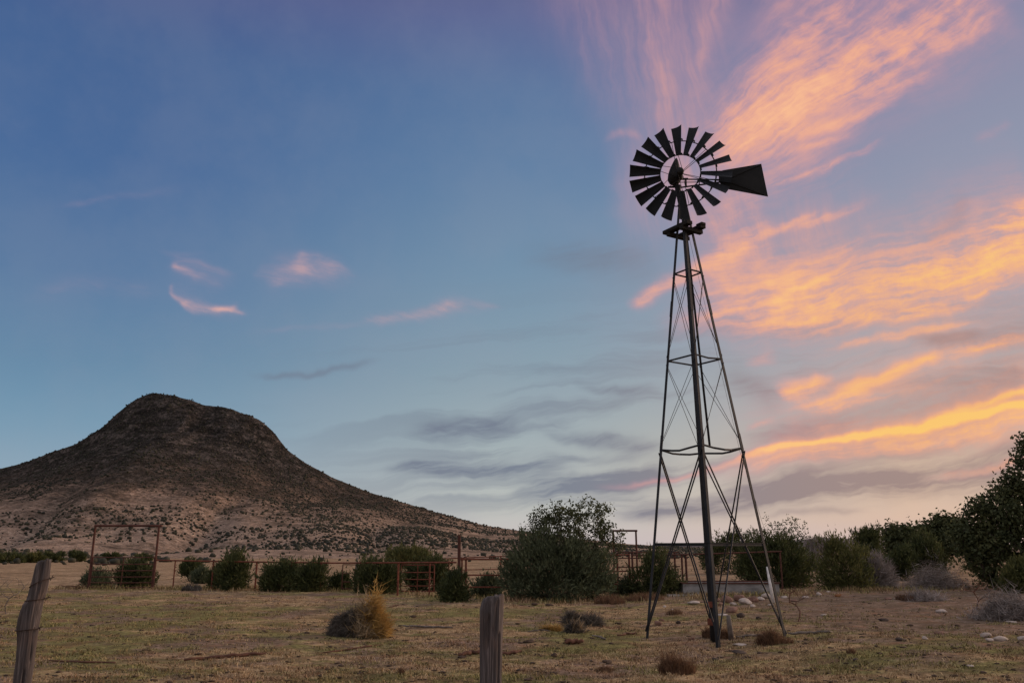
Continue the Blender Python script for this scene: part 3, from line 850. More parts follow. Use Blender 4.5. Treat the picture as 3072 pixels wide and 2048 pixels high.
def plant(name, label, cat, base, lobes, mat, seed, n=120, per=40, leaf=0.09, cl=0.16, style='juniper', group=None, wood=None, rtip=0.006, crown='foliage', stem='stem', shell=0.5, rexp=0.5, step=0.25, asp=None):
    """lobes in photo units (px, py, rx, ry, depth factor) at the base's distance"""
    rng = np.random.default_rng(seed)
    base = np.asarray(base, float); Y = base[1]
    L = []
    for lb in lobes:
        px, py, rx, ry = lb[:4]; dfac = lb[4] if len(lb) > 4 else 0.0
        c = at(px, py, Y + dfac)
        dep = c[1] * math.cos(PITCH) + (c[2] - EYE) * math.sin(PITCH)
        k = dep / (K * F)
        L.append((c - base, (rx * k, max(rx, ry) * k * 0.9, ry * k)))
    tg = lobe_targets(L, n, rng, shell, 0.03)
    root = thing(name, base, label, cat, group)
    nodes, par, rad = grow(np.array([0, 0, -0.05]), tg, step, 0.06, rng, rtip, rexp)
    v, f = skel_mesh(nodes, par, rad, 5 if rtip > 0.008 else 4)
    link(stem, mesh_np(stem, v, f), wood or M['bark'], root)
    ids = np.repeat(np.arange(n), per)
    cl_n = cl * (0.6 + 0.8 * rng.random(n))
    off = rng.normal(0, 1, (len(ids), 3)) * cl_n[ids][:, None]
    cen = tg[ids] + off
    cen[:, 2] = np.maximum(cen[:, 2], 0.02 + 0.06 * rng.random(len(cen)))
    mid = np.array([0, 0, tg[:, 2].mean() * 0.5])
    if style == 'juniper':
        ns = int(n * 0.45); pk = rng.choice(n, ns); sh = tg[pk] - np.array([0, 0, tg[:, 2].mean() * 0.6])
        sh = sh / (np.linalg.norm(sh, axis=1, keepdims=True) + 1e-9) * 0.7 + np.array([0, 0, 0.8]) + rng.normal(0, .25, (ns, 3)); sh /= np.linalg.norm(sh, axis=1, keepdims=True)
        ln = cl * (1.2 + 2.0 * rng.random(ns)); q = np.tile(np.linspace(0.1, 1, 16), ns)
        pts = np.repeat(tg[pk], 16, 0) + np.repeat(sh * ln[:, None], 16, 0) * q[:, None] + rng.normal(0, 1, (ns * 16, 3)) * (0.035 * (1.15 - q))[:, None]
        cen = np.vstack([cen, pts])
        out = cen - mid; out /= np.linalg.norm(out, axis=1, keepdims=True) + 1e-9
        v, f = leaves(cen, leaf, rng, 'tri', out * 0.9, 0.7, asp or 0.34)
    elif style == 'twig':
        out = cen - mid; out /= np.linalg.norm(out, axis=1, keepdims=True) + 1e-9
        v, f = leaves(cen, leaf, rng, 'tri', out, 0.4, asp or 0.07)
    else:
        v, f = leaves(cen, leaf, rng, 'quad', None, 0.1, asp or 0.6)
    if per: link(crown, mesh_np(crown, v, f), mat, root)
    return root

def juniper(label, px, by, top, hw, seed, mat='juniper', n=None, lobes=None, Y=None, name='juniper_bush', cat='bush', group='bushes along the corral', dens=1.0, style='juniper', leaf=None):
    b = G(px, by) if Y is None else None
    if Y is not None:
        b = at(px, by, Y); b[2] = T(b[0], b[1])
    rng = np.random.default_rng(seed + 1000)
    if lobes is None:
        h = by - top; lobes = []
        lobes.append((px, by - h * 0.42, hw * 0.82, h * 0.42))
        for k in range(7):
            a = rng.uniform(-0.75, 0.75)
            hh = (1 - 0.55 * abs(a)) * rng.uniform(0.72, 1.0)
            ry = h * rng.uniform(0.16, 0.26)
            lobes.append((px + a * hw, by - h * hh + ry, hw * rng.uniform(0.22, 0.40), ry, rng.uniform(-.3, .3)))
        lobes.append((px - hw * 0.5, by - h * 0.22, hw * 0.45, h * 0.22)); lobes.append((px + hw * 0.5, by - h * 0.2, hw * 0.45, h * 0.2))
    size = pxm(b[1], hw)
    n = n or int(70 + 90 * size)
    lf = leaf or (0.075 + 0.0016 * b[1])
    return plant(name, label, cat, b, lobes, M[mat], seed, int(n * dens), 46, lf, 0.10 + 0.03 * size, style, group, rtip=0.005)
# ------------------------------------------------------------------ bushes along the corral, left to right
juniper('round juniper bush growing through the six bar pipe gate', 312, 1350, 1280, 40, 11)
juniper('thin scraggly bush at the foot of the left gate post', 222, 1349, 1312, 30, 12, 'greygreen', dens=0.5)
juniper('small dark bush just behind the pipe fence, first right of the tall gate frame', 438, 1318, 1286, 19, 13, Y=45)
juniper('low grey green shrub behind the fence between two pipe posts', 464, 1336, 1308, 22, 14, 'greygreen', Y=43, dens=0.7)
juniper('narrow upright bush hugging a fence post beside the big oval juniper', 499, 1351, 1305, 13, 15)
juniper('big dense oval juniper rising above the fence rail', 539, 1354, 1266, 30, 16, lobes=[(539, 1318, 30, 34), (541, 1295, 24, 24), (535, 1335, 29, 19), (548, 1276, 13, 11), (530, 1290, 17, 14), (556, 1310, 15, 22), (522, 1318, 14, 22)])
juniper('wide dark juniper with bare branches beside it', 650, 1356, 1292, 45, 17, lobes=[(650, 1335, 42, 22), (640, 1318, 30, 20), (665, 1308, 22, 16), (622, 1338, 20, 15), (655, 1300, 10, 8)])
juniper('rounded juniper joined to the right side of a wider dark one', 716, 1356, 1281, 36, 18)
juniper('small low juniper in the gap before the short panel gate', 781, 1353, 1321, 17, 19)
juniper('broad spreading juniper against the panel gate', 862, 1360, 1276, 55, 20)
juniper('olive topped shrub standing behind the fence rail above the low gate', 932, 1340, 1261, 38, 21, 'juniper_yellow', Y=42, lobes=[(930, 1278, 38, 14), (910, 1283, 22, 14), (955, 1276, 22, 13), (932, 1290, 18, 12), (975, 1284, 18, 10)])
juniper('tall dark juniper just left of the lone tall post', 988, 1356, 1268, 46, 22)
juniper('squat juniper wrapped round the base of the lone tall post', 1044, 1381, 1312, 27, 23)
juniper('low open bush under the pipe rails right of the lone tall post', 1121, 1369, 1324, 28, 24, 'greygreen', dens=0.8)
juniper('large grey green bush in front of the oak', 1270, 1378, 1215, 112, 25, 'greygreen', name='shrub', lobes=[
    (1240, 1295, 60, 34), (1228, 1258, 34, 24), (1300, 1268, 44, 28), (1196, 1312, 38, 30), (1345, 1306, 44, 32), (1212, 1348, 54, 26), (1290, 1350, 72, 26), (1362, 1336, 34, 26),
    (1186, 1278, 20, 14), (1256, 1232, 22, 14), (1384, 1284, 26, 18), (1168, 1328, 20, 24), (1212, 1240, 14, 9), (1330, 1262, 26, 18), (1275, 1312, 50, 24), (1405, 1300, 14, 10), (1388, 1345, 18, 18)], n=470, group=None, cat='bush')
juniper('dark bush at the left edge of the windmill, in front of the cattle pen', 1503, 1366, 1260, 46, 26, lobes=[(1503, 1315, 34, 42), (1510, 1283, 20, 20), (1480, 1335, 32, 26), (1535, 1335, 30, 28), (1497, 1350, 48, 15)])
juniper('low weedy shrub spreading between the big bush and the windmill', 1440, 1368, 1335, 34, 27, 'greygreen', dens=0.5)
juniper('tall far bush seen through the tower legs', 1680, 1318, 1222, 46, 28, Y=52, lobes=[(1680, 1275, 44, 38), (1665, 1250, 26, 22), (1700, 1245, 30, 20), (1690, 1232, 14, 10), (1640, 1280, 22, 30), (1720, 1285, 25, 30)])
juniper('large dark shrub behind the right leg of the windmill', 1775, 1348, 1236, 84, 29, name='shrub', group=None, n=340, lobes=[(1775, 1295, 72, 46), (1735, 1285, 34, 36), (1820, 1295, 50, 42), (1765, 1258, 42, 22), (1800, 1262, 36, 22), (1840, 1320, 32, 26), (1735, 1320, 36, 26), (1780, 1328, 70, 20)])
juniper('broad olive bush between the windmill shrub and the pinkish brush', 1940, 1353, 1226, 58, 30, 'juniper_yellow', group='trees and bushes at the right side', lobes=[(1940, 1310, 52, 40), (1935, 1270, 36, 28), (1915, 1250, 22, 18), (1965, 1265, 26, 24), (1920, 1235, 10, 10), (1950, 1338, 52, 16), (1900, 1320, 20, 24)])
juniper('feathery upright shrub with spiky top behind the olive bush', 1994, 1322, 1212, 32, 31, Y=44, group='trees and bushes at the right side', lobes=[(1994, 1262, 30, 28), (1975, 1232, 9, 18), (1990, 1226, 8, 16), (2010, 1232, 9, 18), (2003, 1242, 14, 20), (2000, 1290, 26, 24)])
juniper('pinkish grey twiggy shrub with hardly any leaves beside the olive bush', 2008, 1350, 1272, 40, 32, 'greybrush', style='twig', leaf=0.26, dens=1.3, group='trees and bushes at the right side', name='shrub')
juniper('grey bare thicket in the gap right of the windmill shrub', 1872, 1312, 1228, 28, 33, 'greybrush', Y=56, style='twig', leaf=0.34, dens=1.2, group='trees and bushes at the right side', name='shrub')
juniper('small dark bush on the skyline right of the windmill shrub', 1880, 1290, 1226, 13, 34, Y=66, group='trees and bushes at the right side')
juniper('dark low bush under the small round tree', 2072, 1324, 1252, 30, 35, Y=40, group='trees and bushes at the right side')
juniper('blackish wide juniper behind the heap of dead brush', 2128, 1318, 1222, 44, 36, Y=41, group='trees and bushes at the right side', dens=1.3)
juniper('yellow green young bush in front of the great tree', 2262, 1352, 1254, 30, 37, 'paleleaf', style='leaf', leaf=0.07, dens=0.55, group='trees and bushes at the right side', name='shrub', lobes=[(2262, 1275, 16, 20), (2255, 1300, 22, 18), (2280, 1300, 16, 14), (2225, 1298, 14, 10), (2262, 1325, 22, 14)])
juniper('leafy green bush cut by the right picture edge under the great tree', 2345, 1362, 1280, 34, 38, 'juniper_yellow', group='trees and bushes at the right side', dens=0.8)
for i, (px, by, tp, hw, lb) in enumerate([(20, 1293, 1268, 34, 'scrub bush at the left picture edge on the far side of the pasture'), (82, 1291, 1269, 26, 'olive scrub bush on the far pasture edge behind the leaning post'),
                                          (122, 1290, 1266, 22, 'dark scrub bush on the far pasture edge just right of the leaning post'), (176, 1286, 1266, 17, 'round dark bush on the far pasture edge left of the tall gate frame'),
                                          (255, 1286, 1270, 22, 'low scrub bush seen through the left half of the tall gate frame'), (330, 1287, 1272, 16, 'small scrub bush far behind the pipe gate')]):
    juniper(lb, px, by, tp, hw, 60 + i, 'juniper_yellow' if i == 1 else 'juniper', Y=98 + 3 * i, n=46, leaf=0.34, group='scrub bushes on the far edge of the pasture', name='scrub_bush')

# ------------------------------------------------------------------ trees
plant('oak_tree', 'loose crowned oak rising above the big grey green bush', 'tree', G(1318, 1374), [
    (1318, 1225, 90, 55), (1268, 1190, 42, 34), (1245, 1165, 20, 16), (1340, 1190, 62, 34), (1385, 1195, 26, 34), (1300, 1175, 40, 22), (1360, 1165, 26, 16), (1400, 1235, 34, 34), (1420, 1245, 16, 24), (1230, 1222, 28, 18), (1310, 1270, 80, 40), (1222, 1180, 8, 6)],
    M['oak'], 101, n=330, per=26, leaf=0.085, cl=0.10, style='leaf', rtip=0.006, crown='crown', stem='trunk', shell=0.6)
# wild leafy sprays above the windmill shrub
plant('shrub', 'sparse shrub with long leafy sprays arching against the sky beside the tower leg', 'shrub', G(1790, 1346), [
    (1790, 1235, 60, 20), (1740, 1215, 26, 10), (1800, 1215, 30, 24), (1835, 1205, 20, 9), (1850, 1200, 8, 5), (1700, 1240, 18, 10), (1728, 1222, 10, 7), (1765, 1200, 8, 12), (1820, 1235, 30, 16), (1820, 1196, 10, 6)],
    M['greygreen'], 102, n=95, per=15, leaf=0.085, cl=0.085, style='leaf', rtip=0.0055, crown='foliage', stem='stem', shell=0.8)
plant('evergreen_tree', 'great dark evergreen tree filling the right picture edge', 'tree', G(2330, 1352), [
    (2356, 1120, 40, 50), (2346, 1035, 11, 26), (2356, 1012, 12, 14), (2400, 1050, 42, 42), (2322, 1118, 24, 22), (2296, 1134, 18, 16), (2276, 1158, 28, 30), (2250, 1178, 22, 26), (2236, 1198, 20, 22), (2310, 1195, 56, 46), (2220, 1216, 22, 24), (2200, 1232, 14, 16), (2335, 1245, 76, 50), (2410, 1160, 70, 70), (2268, 1252, 44, 36), (2305, 1312, 54, 32), (2385, 1300, 60, 46), (2226, 1262, 16, 30), (2450, 1110, 60, 70), (2440, 1250, 70, 70)],
    M['oak'], 103, n=900, per=36, leaf=0.14, cl=0.17, style='leaf', rtip=0.011, crown='crown', stem='trunk', shell=0.5)
def bush_tree(label, px, by, Y, lobes, seed, n=150, leaf=0.20):
    b = at(px, by, Y); b[2] = T(b[0], b[1])
    plant('small_tree', label, 'tree', b, lobes, M['oak'], seed, n=n, per=40, leaf=leaf, cl=0.19, style='leaf', rtip=0.012, crown='crown', stem='trunk', group='trees and bushes at the right side')
bush_tree('small round topped tree on the skyline left of the tree belt', 2070, 1322, 47, [(2068, 1240, 32, 22), (2084, 1222, 13, 10), (2055, 1230, 15, 13), (2096, 1244, 15, 15), (2072, 1266, 28, 20)], 104)
bush_tree('broad tree in the belt between the small round tree and the great tree', 2165, 1325, 50, [(2165, 1220, 40, 26), (2163, 1195, 19, 10), (2137, 1214, 18, 16), (2188, 1208, 22, 14), (2126, 1224, 13, 11), (2203, 1236, 18, 26), (2160, 1254, 46, 24)], 105, 240)
bush_tree('low tree filling the gap behind the blackish juniper', 2110, 1325, 55, [(2105, 1245, 30, 20), (2120, 1265, 34, 24), (2095, 1275, 24, 24)], 106)

def bare(name, label, px, by, targets_lobes, n, seed, mat, rtip=0.004, group=None, cat='sapling', Y=None, rexp=0.5):
    rng = np.random.default_rng(seed)
    b = G(px, by) if Y is None else at(px, by, Y)
    b[2] = T(b[0], b[1])
    Yd = b[1]; L = []
    for x_, y_, rx, ry in targets_lobes:
        c = at(x_, y_, Yd); k = (c[1] * math.cos(PITCH)) / (K * F)
        L.append((c - b, (rx * k, rx * k, ry * k)))
    tg = lobe_targets(L, n, rng, 0.6, 0.02)
    nd, pr, rd = grow(np.array([0, 0, -0.03]), tg, 0.12, 0.05, rng, rtip, rexp)
    v, f = skel_mesh(nd, pr, rd, 4)
    o = link(name, mesh_np(name, v, f), mat)
    o.location = b
    tag(o, label, cat, group)
    return o
bare('bare_sapling', 'leafless crooked sapling standing right of the windmill', 1832, 1426, [(1825, 1365, 26, 18), (1810, 1352, 20, 10), (1850, 1360, 16, 14), (1832, 1395, 10, 14)], 34, 201, M['redwood'])
bare('bare_sapling', 'thin green grey sapling at the left picture edge behind the leaning post', 14, 1408, [(20, 1345, 34, 28), (50, 1330, 18, 16), (8, 1330, 14, 20)], 36, 202, M['deadwood'])
bare('bare_shrub', 'bare branching shrub leaning on the fence left of the wide juniper', 628, 1346, [(604, 1300, 26, 12), (632, 1292, 20, 10), (600, 1325, 18, 10), (648, 1290, 10, 6), (620, 1315, 24, 14)], 70, 203, M['deadwood'], cat='shrub', rtip=0.006)
bare('dead_branch', 'dead forked branch lying on the grass left of the tall gate frame', 175, 1352, [(158, 1346, 30, 5), (178, 1334, 6, 12), (192, 1337, 14, 8), (140, 1350, 16, 2)], 26, 204, M['redwood'], cat='branch', rtip=0.009)
bare('bare_sapling', 'wispy half bare sapling among dead brush at the right', 2243, 1402, [(2225, 1345, 26, 18), (2262, 1352, 22, 20), (2290, 1360, 16, 16), (2243, 1330, 12, 16)], 50, 205, M['redwood'], rtip=0.0045)
def brush(label, px, by, w, h, n, seed, mat='greybrush'):
    rng = np.random.default_rng(seed)
    b = G(px, by); k = b[1] / (K * F)
    mb_v = []; nodes = []
    root = thing('brush_pile', b, label, 'brush pile', 'piles of dead grey brush')
    m1 = MB()
    for i in range(n):
        a = rng.uniform(0, 2 * math.pi); L = rng.uniform(0.35, 1.0) * w * k * 0.9
        c = np.array([rng.normal(0, 0.42) * w * k, rng.normal(0, 0.35) * w * k, 0.02 + abs(rng.normal(0, 0.4)) * h * k])
        c[2] *= max(0.15, 1 - (abs(c[0]) / (w * k)) ** 2)
        d = np.array([math.cos(a), math.sin(a), rng.uniform(-0.15, 0.45)]); 
        p = [c - d * L / 2, c + rng.normal(0, .04, 3) * L, c + d * L / 2]
        for q in p: q[2] = max(q[2], 0.01)
        r = rng.uniform(0.004, 0.013) * (1.6 if i < n * 0.06 else 1)
        m1.tube(p, [r, r * .8, r * .35], 4, False)
    m1.build('branches', M['deadwood'], root)
    nt = n * 26
    c = np.stack([rng.normal(0, .45, nt) * w * k, rng.normal(0, .38, nt) * w * k, np.abs(rng.normal(0, .42, nt)) * h * k], -1)
    c[:, 2] *= np.maximum(0.1, 1 - (np.abs(c[:, 0]) / (w * k)) ** 2); c[:, 2] += 0.02
    v, f = leaves(c, 0.30, rng, 'tri', None, 0.25, 0.035)
    link('twigs', mesh_np('twigs', v, f), M[mat], root)
brush('long heap of dead grey brush in front of the blackish juniper', 2150, 1350, 66, 52, 190, 301)
brush('flattened grey brush heap at the right picture edge beside pale rocks', 2325, 1422, 72, 52, 190, 302)
brush('scattered bleached twigs lying below the long brush heap', 2120, 1378, 46, 14, 60, 303)


# ------------------------------------------------------------------ windmill
def windmill():
    C = np.array([3.955, 16.95, 0.0]); az = R_(13.4)
    rr = np.array([math.cos(az), -math.sin(az), 0.0]); ff = np.array([math.sin(az), math.cos(az), 0.0]); up = np.array([0, 0, 1.0])
    base = C.copy(); base[2] = T(C[0], C[1])
    root = thing('windmill', base, 'old steel farm windmill with many bladed wheel and tail on a tall lattice tower', 'windmill')
    lean = np.array([-0.0205, 0.0, 0.0])
    rot = R_(2.0)
    def dirv(k):
        a = rot + k * math.pi / 2
        return math.cos(a) * rr + math.sin(a) * ff      # 0 right, 1 back, 2 left, 3 front
    APEX = 9.75; HD0 = 1.335
    def corner(k, z, out=0.0):
        return C + lean * z + dirv(k) * (HD0 * (1 - z / APEX) + out) + up * z
    def part(name, mat, mb, parent=root, smooth=False):
        return mb.build(name, mat, parent, smooth)
    def mbn(): return MB(base)
    # legs, angle iron with the heel pointing outwards
    for k in range(4):
        p0 = corner(k, 0.0); zt = T(p0[0], p0[1]); p0 = corner(k, zt - 0.12); p1 = corner(k, 9.12)
        a = dirv(k) * -1; s = dirv(k + 1)
        mb = mbn(); mb.angle_iron(p0, p1, (a + s) / 2 ** .5, (a - s) / 2 ** .5, 0.062, 0.009)
        # splice plates and bolts
        for zz in (3.62, 6.5):
            q = corner(k, zz); q2 = corner(k, zz + 0.34)
            mb.angle_iron(q + dirv(k) * .008, q2 + dirv(k) * .008, (a + s) / 2 ** .5, (a - s) / 2 ** .5, 0.068, 0.007)
        leg = part('leg', M['steel'], mb)
    LV = (1.76, 3.66, 5.53, 7.45)
    for li, z in enumerate(LV):
        for k in range(4):
            p0 = corner(k, z, -0.02); p1 = corner(k + 1, z, -0.02)
            mb = mbn()
            if li == 1:        # bent bars of the second ring
                mid = (p0 + p1) / 2 + up * (-0.07 if k in (2, 3) else -0.05) + (p0 + p1 - 2 * (C + lean * z + up * z)) * 0.04
                q1 = p0 * .72 + p1 * .28 + up * -.045; q2 = p0 * .28 + p1 * .72 + up * (-.055 if k % 2 else -.03)
                mb.tube([p0, q1, mid, q2, p1], 0.021, 8)
            elif li == 0:
                mb.beam(p0, p1, 0.01, 0.055)
                mb.beam(p0 + up * .0275, p1 + up * .0275, 0.05, 0.008)
            else:
                mid = (p0 + p1) / 2 + up * (-0.03 if k == 3 and li == 2 else 0.0)
                mb.tube([p0, mid, p1], 0.019, 8)
            part('crossbar', M['steel'], mb)
    # braces
    def brace(k, z0, z1, r, off):
        for a, b in ((k, k + 1), (k + 1, k)):
            mb = mbn()
            o = (dirv(k) + dirv(k + 1)) * 0.5 * off * (1 if a == k else -1)
            mb.tube([corner(a, z0) + o, corner(b, z1) + o], r, 6)
            part('brace', M['steel'], mb)
    for k in range(4):
        brace(k, 0.10, 3.6, 0.0155, 0.030)
        brace(k, 3.72, 5.45, 0.0055, 0.012)
        brace(k, 5.60, 7.38, 0.0055, 0.012)
    # drop pipe, pump rod, furl wire
    foot = C + ff * -0.75 + rr * -0.045
    mb = mbn(); mb.tube([foot + up * (T(foot[0], foot[1]) - .05), foot + up * 0.5, C + lean * 8.4 + up * 8.4], [0.050, 0.048, 0.045], 14); part('drop_pipe', M['steel_dull'], mb, smooth=True)
    for f0, f1, r_ in ((.30, .42, .085), (.62, .72, .08)):
        mb = mbn(); mb.tube([foot + up * f0, foot + up * f1], r_, 14); part('pipe_flange', M['rust'], mb)
    w0 = at(1630, 1022, 16.35); w1 = C + lean * 8.5 + up * 8.5 + rr * 0.03
    mb = mbn(); mb.beam(w0, w1, 0.045, 0.045, ff); part('pump_rod', M['timber'], mb)
    mb = mbn(); mb.tube([C + lean * 8.5 + up * 8.5 + rr * .05, corner(0, 3.6, 0.04) - rr * 0.12, corner(0, 1.9, 0.06)], 0.0028, 5); part('furl_wire', M['wire'], mb)
    # platform of heavy timbers
    z = 8.46; pc = C + lean * z + up * z
    a = (rr - ff) / 2 ** .5; b = (rr + ff) / 2 ** .5
    pl = None
    for i, (o, l0, l1) in enumerate(((-0.205, -0.40, 0.38), (0.205, -0.36, 0.36))):
        mb = mbn(); mb.beam(pc + b * o + a * l0, pc + b * o + a * l1, 0.15, 0.075); part('platform_plank', M['timber'], mb)
    for o, l0, l1 in ((-0.24, -0.27, 0.33), (0.20, -0.30, 0.30)):
        mb = mbn(); mb.beam(pc + a * o + b * l0 - up * .08, pc + a * o + b * l1 - up * .08, 0.10, 0.08); part('platform_bearer', M['timber'], mb)
    mb = mbn(); e = pc + b * 0.205 + a * 0.33
    mb.beam(e - a * .12 + up * .055, e + a * .05 + up * .055, 0.12, 0.05); part('platform_block', M['timber'], mb)
    # mast pipe

    # ---- head: everything below is set out in the vertical plane of the furled wheel and tail
    n = -ff                                             # wheel axis, towards the viewer side
    def zm(zx, zy): return (1800 + zx / 3.92) / 1.306122, (320 + zy / 3.92) / 1.306122
    def onplane(zx, zy, off):
        d = ray(*zm(zx, zy)); p0 = C + lean * 9.9 + n * off
        t_ = np.dot(p0 - EYEP, n) / np.dot(d, n)
        return EYEP + d * t_
    W = onplane(943, 771, 0.34)
    Rw = np.linalg.norm(onplane(1557, 771, 0.34) - W)
    hub = MB(base)
    hub.tube([W - n * 0.30, W - n * 0.05, W + n * 0.05, W + n * 0.11, W + n * .13], [0.05, 0.055, 0.095, 0.085, 0.04], 20)
    wheel = thing_part('wheel', root, W - base)
    # rings
    def wmb(): return MB(W)
    def circ(r, off, k=72): return [W + n * off + r * (math.sin(2 * math.pi * i / k) * rr + math.cos(2 * math.pi * i / k) * up) for i in range(k + 1)]
    mb = wmb(); mb.tube(circ(Rw * 0.70, -0.045), 0.0125, 6, False); mb.build('outer_ring', M['steel_dull'], wheel)
    mb = wmb(); mb.tube(circ(Rw * 0.395, -0.035), 0.0105, 6, False); mb.build('inner_ring', M['steel_dull'], wheel)
    mb = wmb(); mb.tube([W - n * 0.30, W - n * 0.05, W + n * 0.05, W + n * 0.11, W + n * .13], [0.05, 0.055, 0.085, 0.075, 0.04], 20); mb.build('hub', M['steel_dull'], wheel, True)
    beta = R_(32.6)
    for i in range(18):
        ph = R_(20 * i - 1.5)
        er = math.sin(ph) * rr + math.cos(ph) * up; et = math.cos(ph) * rr - math.sin(ph) * up
        wv = math.cos(beta) * et + math.sin(beta) * n; nb = -math.sin(beta) * et + math.cos(beta) * n
        rg = random.Random(i + 3)
        mb = wmb(); NW, NR = 7, 4
        vs = []
        jit = rg.uniform(-.012, .012)
        for lay in (0, 1):
            for j in range(NR + 1):
                f = j / NR; rho = Rw * (0.385 + f * 0.615)
                wd = Rw * (0.118 + f * 0.128)
                for s in range(NW):
                    q = s / (NW - 1) - 0.5
                    p = W + er * (rho - 0.035 * Rw * f * (0)) + wv * (wd * q) + nb * (wd * 0.13 * (4 * q * q - 0.5) + jit * f - lay * 0.004)
                    vs.append(p)
        fs = []
        m_ = NW * (NR + 1)
        for j in range(NR):
            for s in range(NW - 1):
                a0 = j * NW + s
                fs.append((a0, a0 + 1, a0 + NW + 1, a0 + NW)); fs.append((m_ + a0, m_ + a0 + NW, m_ + a0 + NW + 1, m_ + a0 + 1))
        for j in range(NR):
            for s in (0, NW - 1):
                a0 = j * NW + s; fs.append((a0, a0 + NW, m_ + a0 + NW, m_ + a0))
        for s in range(NW - 1):
            for j in (0, NR):
                a0 = j * NW + s; fs.append((a0, a0 + 1, m_ + a0 + 1, m_ + a0))
        mb.add(vs, fs)
        # bracket behind the blade where the outer ring carries it
        for rho, hw in ((0.70, 0.085), (0.40, 0.05)):
            c = W + er * Rw * rho - nb * 0.028
            mb.box(c, wv * Rw * hw, er * 0.012, nb * 0.008)
            mb.box(c + wv * Rw * hw, wv * .008, er * 0.016, nb * 0.03)
        mb.build('blade', M['blade'], wheel)
    for i in range(6):
        ph = R_(-9 + 60 * i)
        for sg in (-1, 1):
            er0 = math.sin(ph) * rr + math.cos(ph) * up; et0 = math.cos(ph) * rr - math.sin(ph) * up
            mb = wmb(); mb.tube([W + n * (0.08 if sg > 0 else -0.16) + et0 * 0.055 * sg + er0 * .02, W + er0 * Rw * 0.70 - n * 0.04 + et0 * (0.03 * sg)], 0.0062, 6); mb.build('spoke', M['steel_dull'], wheel)
    # gearbox with pointed hood
    g0 = onplane(868, 905, 0.02); g1 = onplane(898, 612, 0.02)
    ax = (g1 - g0); H_ = np.linalg.norm(ax); ax /= H_
    sx = rr - ax * np.dot(rr, ax); sx /= np.linalg.norm(sx); sy = np.cross(ax, sx)
    prof = [(-0.03, .045, .07), (0.03, .10, .13), (0.14, .142, .17), (0.30, .143, .185), (0.50, .122, .17), (0.72, .085, .13), (0.90, .050, .08), (0.985, .026, .045), (1.04, .006, .01)]
    mb = MB(base); vs = []; N = 20
    for f, a_, b_ in prof:
        for k in range(N):
            an = 2 * math.pi * k / N
            ca, sa = math.cos(an), math.sin(an)
            ca = math.copysign(abs(ca) ** 0.8, ca); sa = math.copysign(abs(sa) ** 0.8, sa)
            vs.append(g0 + ax * (H_ * f) + sx * (a_ * ca * 1.02) + sy * (b_ * sa))
    fs = [(i * N + k, i * N + (k + 1) % N, (i + 1) * N + (k + 1) % N, (i + 1) * N + k) for i in range(len(prof) - 1) for k in range(N)]
    fs += [tuple(range(N - 1, -1, -1)), tuple((len(prof) - 1) * N + k for k in range(N))]
    mb.add(vs, fs)
    hood = mb.build('gearbox', M['steel_dull'], root)
    mb = MB(base); mb.tube([g0 + ax * .22 - n * .0, W - n * .28], [0.09, 0.06], 16); mb.build('wheel_shaft', M['steel_dull'], hood)
    mb = MB(base)
    m0 = onplane(915, 935, 0.0)
    mb.tube([m0 - up * .16, m0 + up * .02], [0.062, 0.07], 14); mb.beam(onplane(800, 942, 0.0), onplane(950, 940, 0.0), .05, .028); mb.build('mast_head', M['steel_dull'], root)
    tz = C + lean * 8.7 + up * 8.7
    mb = mbn(); mb.tube([tz, m0 - up * .15], [0.05, 0.055], 12); part('mast', M['steel_dull'], mb, smooth=True)
    # tail: twin arms with struts, sheet vane
    tail = thing_part('tail', root, onplane(960, 855, -0.10) - base)
    To = base + np.array(tail.location)
    def tmb(): return MB(To)
    P_ = lambda x, y, o=-0.10: onplane(x, y, o)
    for nm, p0, p1, r in (('arm', (955, 850), (1420, 856), .017), ('arm', (940, 948), (1420, 884), .019)):
        mb = tmb(); mb.tube([P_(*p0), P_(*p1)], r, 8); mb.build(nm, M['steel_dull'], tail)
    mb = tmb(); mb.tube([P_(950, 886), P_(1165, 884)], .010, 8); mb.build('arm_stay', M['steel_dull'], tail)
    for x0, y0, x1, y1, r in ((1008, 850, 1012, 940, .021), (1270, 853, 1272, 905, .012), (1362, 855, 1364, 908, .012), (1170, 835, 1168, 918, .012)):
        mb = tmb(); mb.tube([P_(x0, y0), P_(x1, y1)], r, 8); mb.build('strut', M['steel_dull'], tail)
    mb = tmb(); mb.tube([P_(1175, 842), P_(1395, 868)], .006, 6); mb.build('tail_chain', M['steel_dull'], tail)
    mb = tmb(); mb.tube([P_(960, 848), P_(1035, 846)], .026, 8); mb.build('tail_spring', M['steel_dull'], tail)
    out = [(1396, 790), (1442, 745), (1897, 668), (1936, 860), (1977, 1056), (1465, 961), (1396, 878)]
    mb = tmb(); vs = [P_(x, y, -0.10) for x, y in out] + [P_(x, y, -0.104) for x, y in out]
    cen = [P_(1545, 852, -0.085), P_(1545, 852, -0.119)]
    k = len(out); vs += cen
    fs = [(i, (i + 1) % k, 2 * k) for i in range(k)] + [(k + (i + 1) % k, k + i, 2 * k + 1) for i in range(k)] + [(i, k + i, k + (i + 1) % k, (i + 1) % k) for i in range(k)]
    mb.add(vs, fs); vane = mb.build('vane', M['vane'], tail)
    mb = tmb()
    for p0, p1 in (((1545, 828), (1897, 676)), ((1545, 888), (1972, 1050))):
        mb.tube([P_(*p0, -0.075), P_(*p1, -0.088)], .008, 6)
    mb.build('vane_rib', M['steel_dull'], tail)
    mb = tmb(); q = [P_(x, y, -0.072) for x, y in ((1404, 800), (1548, 828), (1543, 892), (1404, 876))]
    q += [p - n * .005 for p in q]
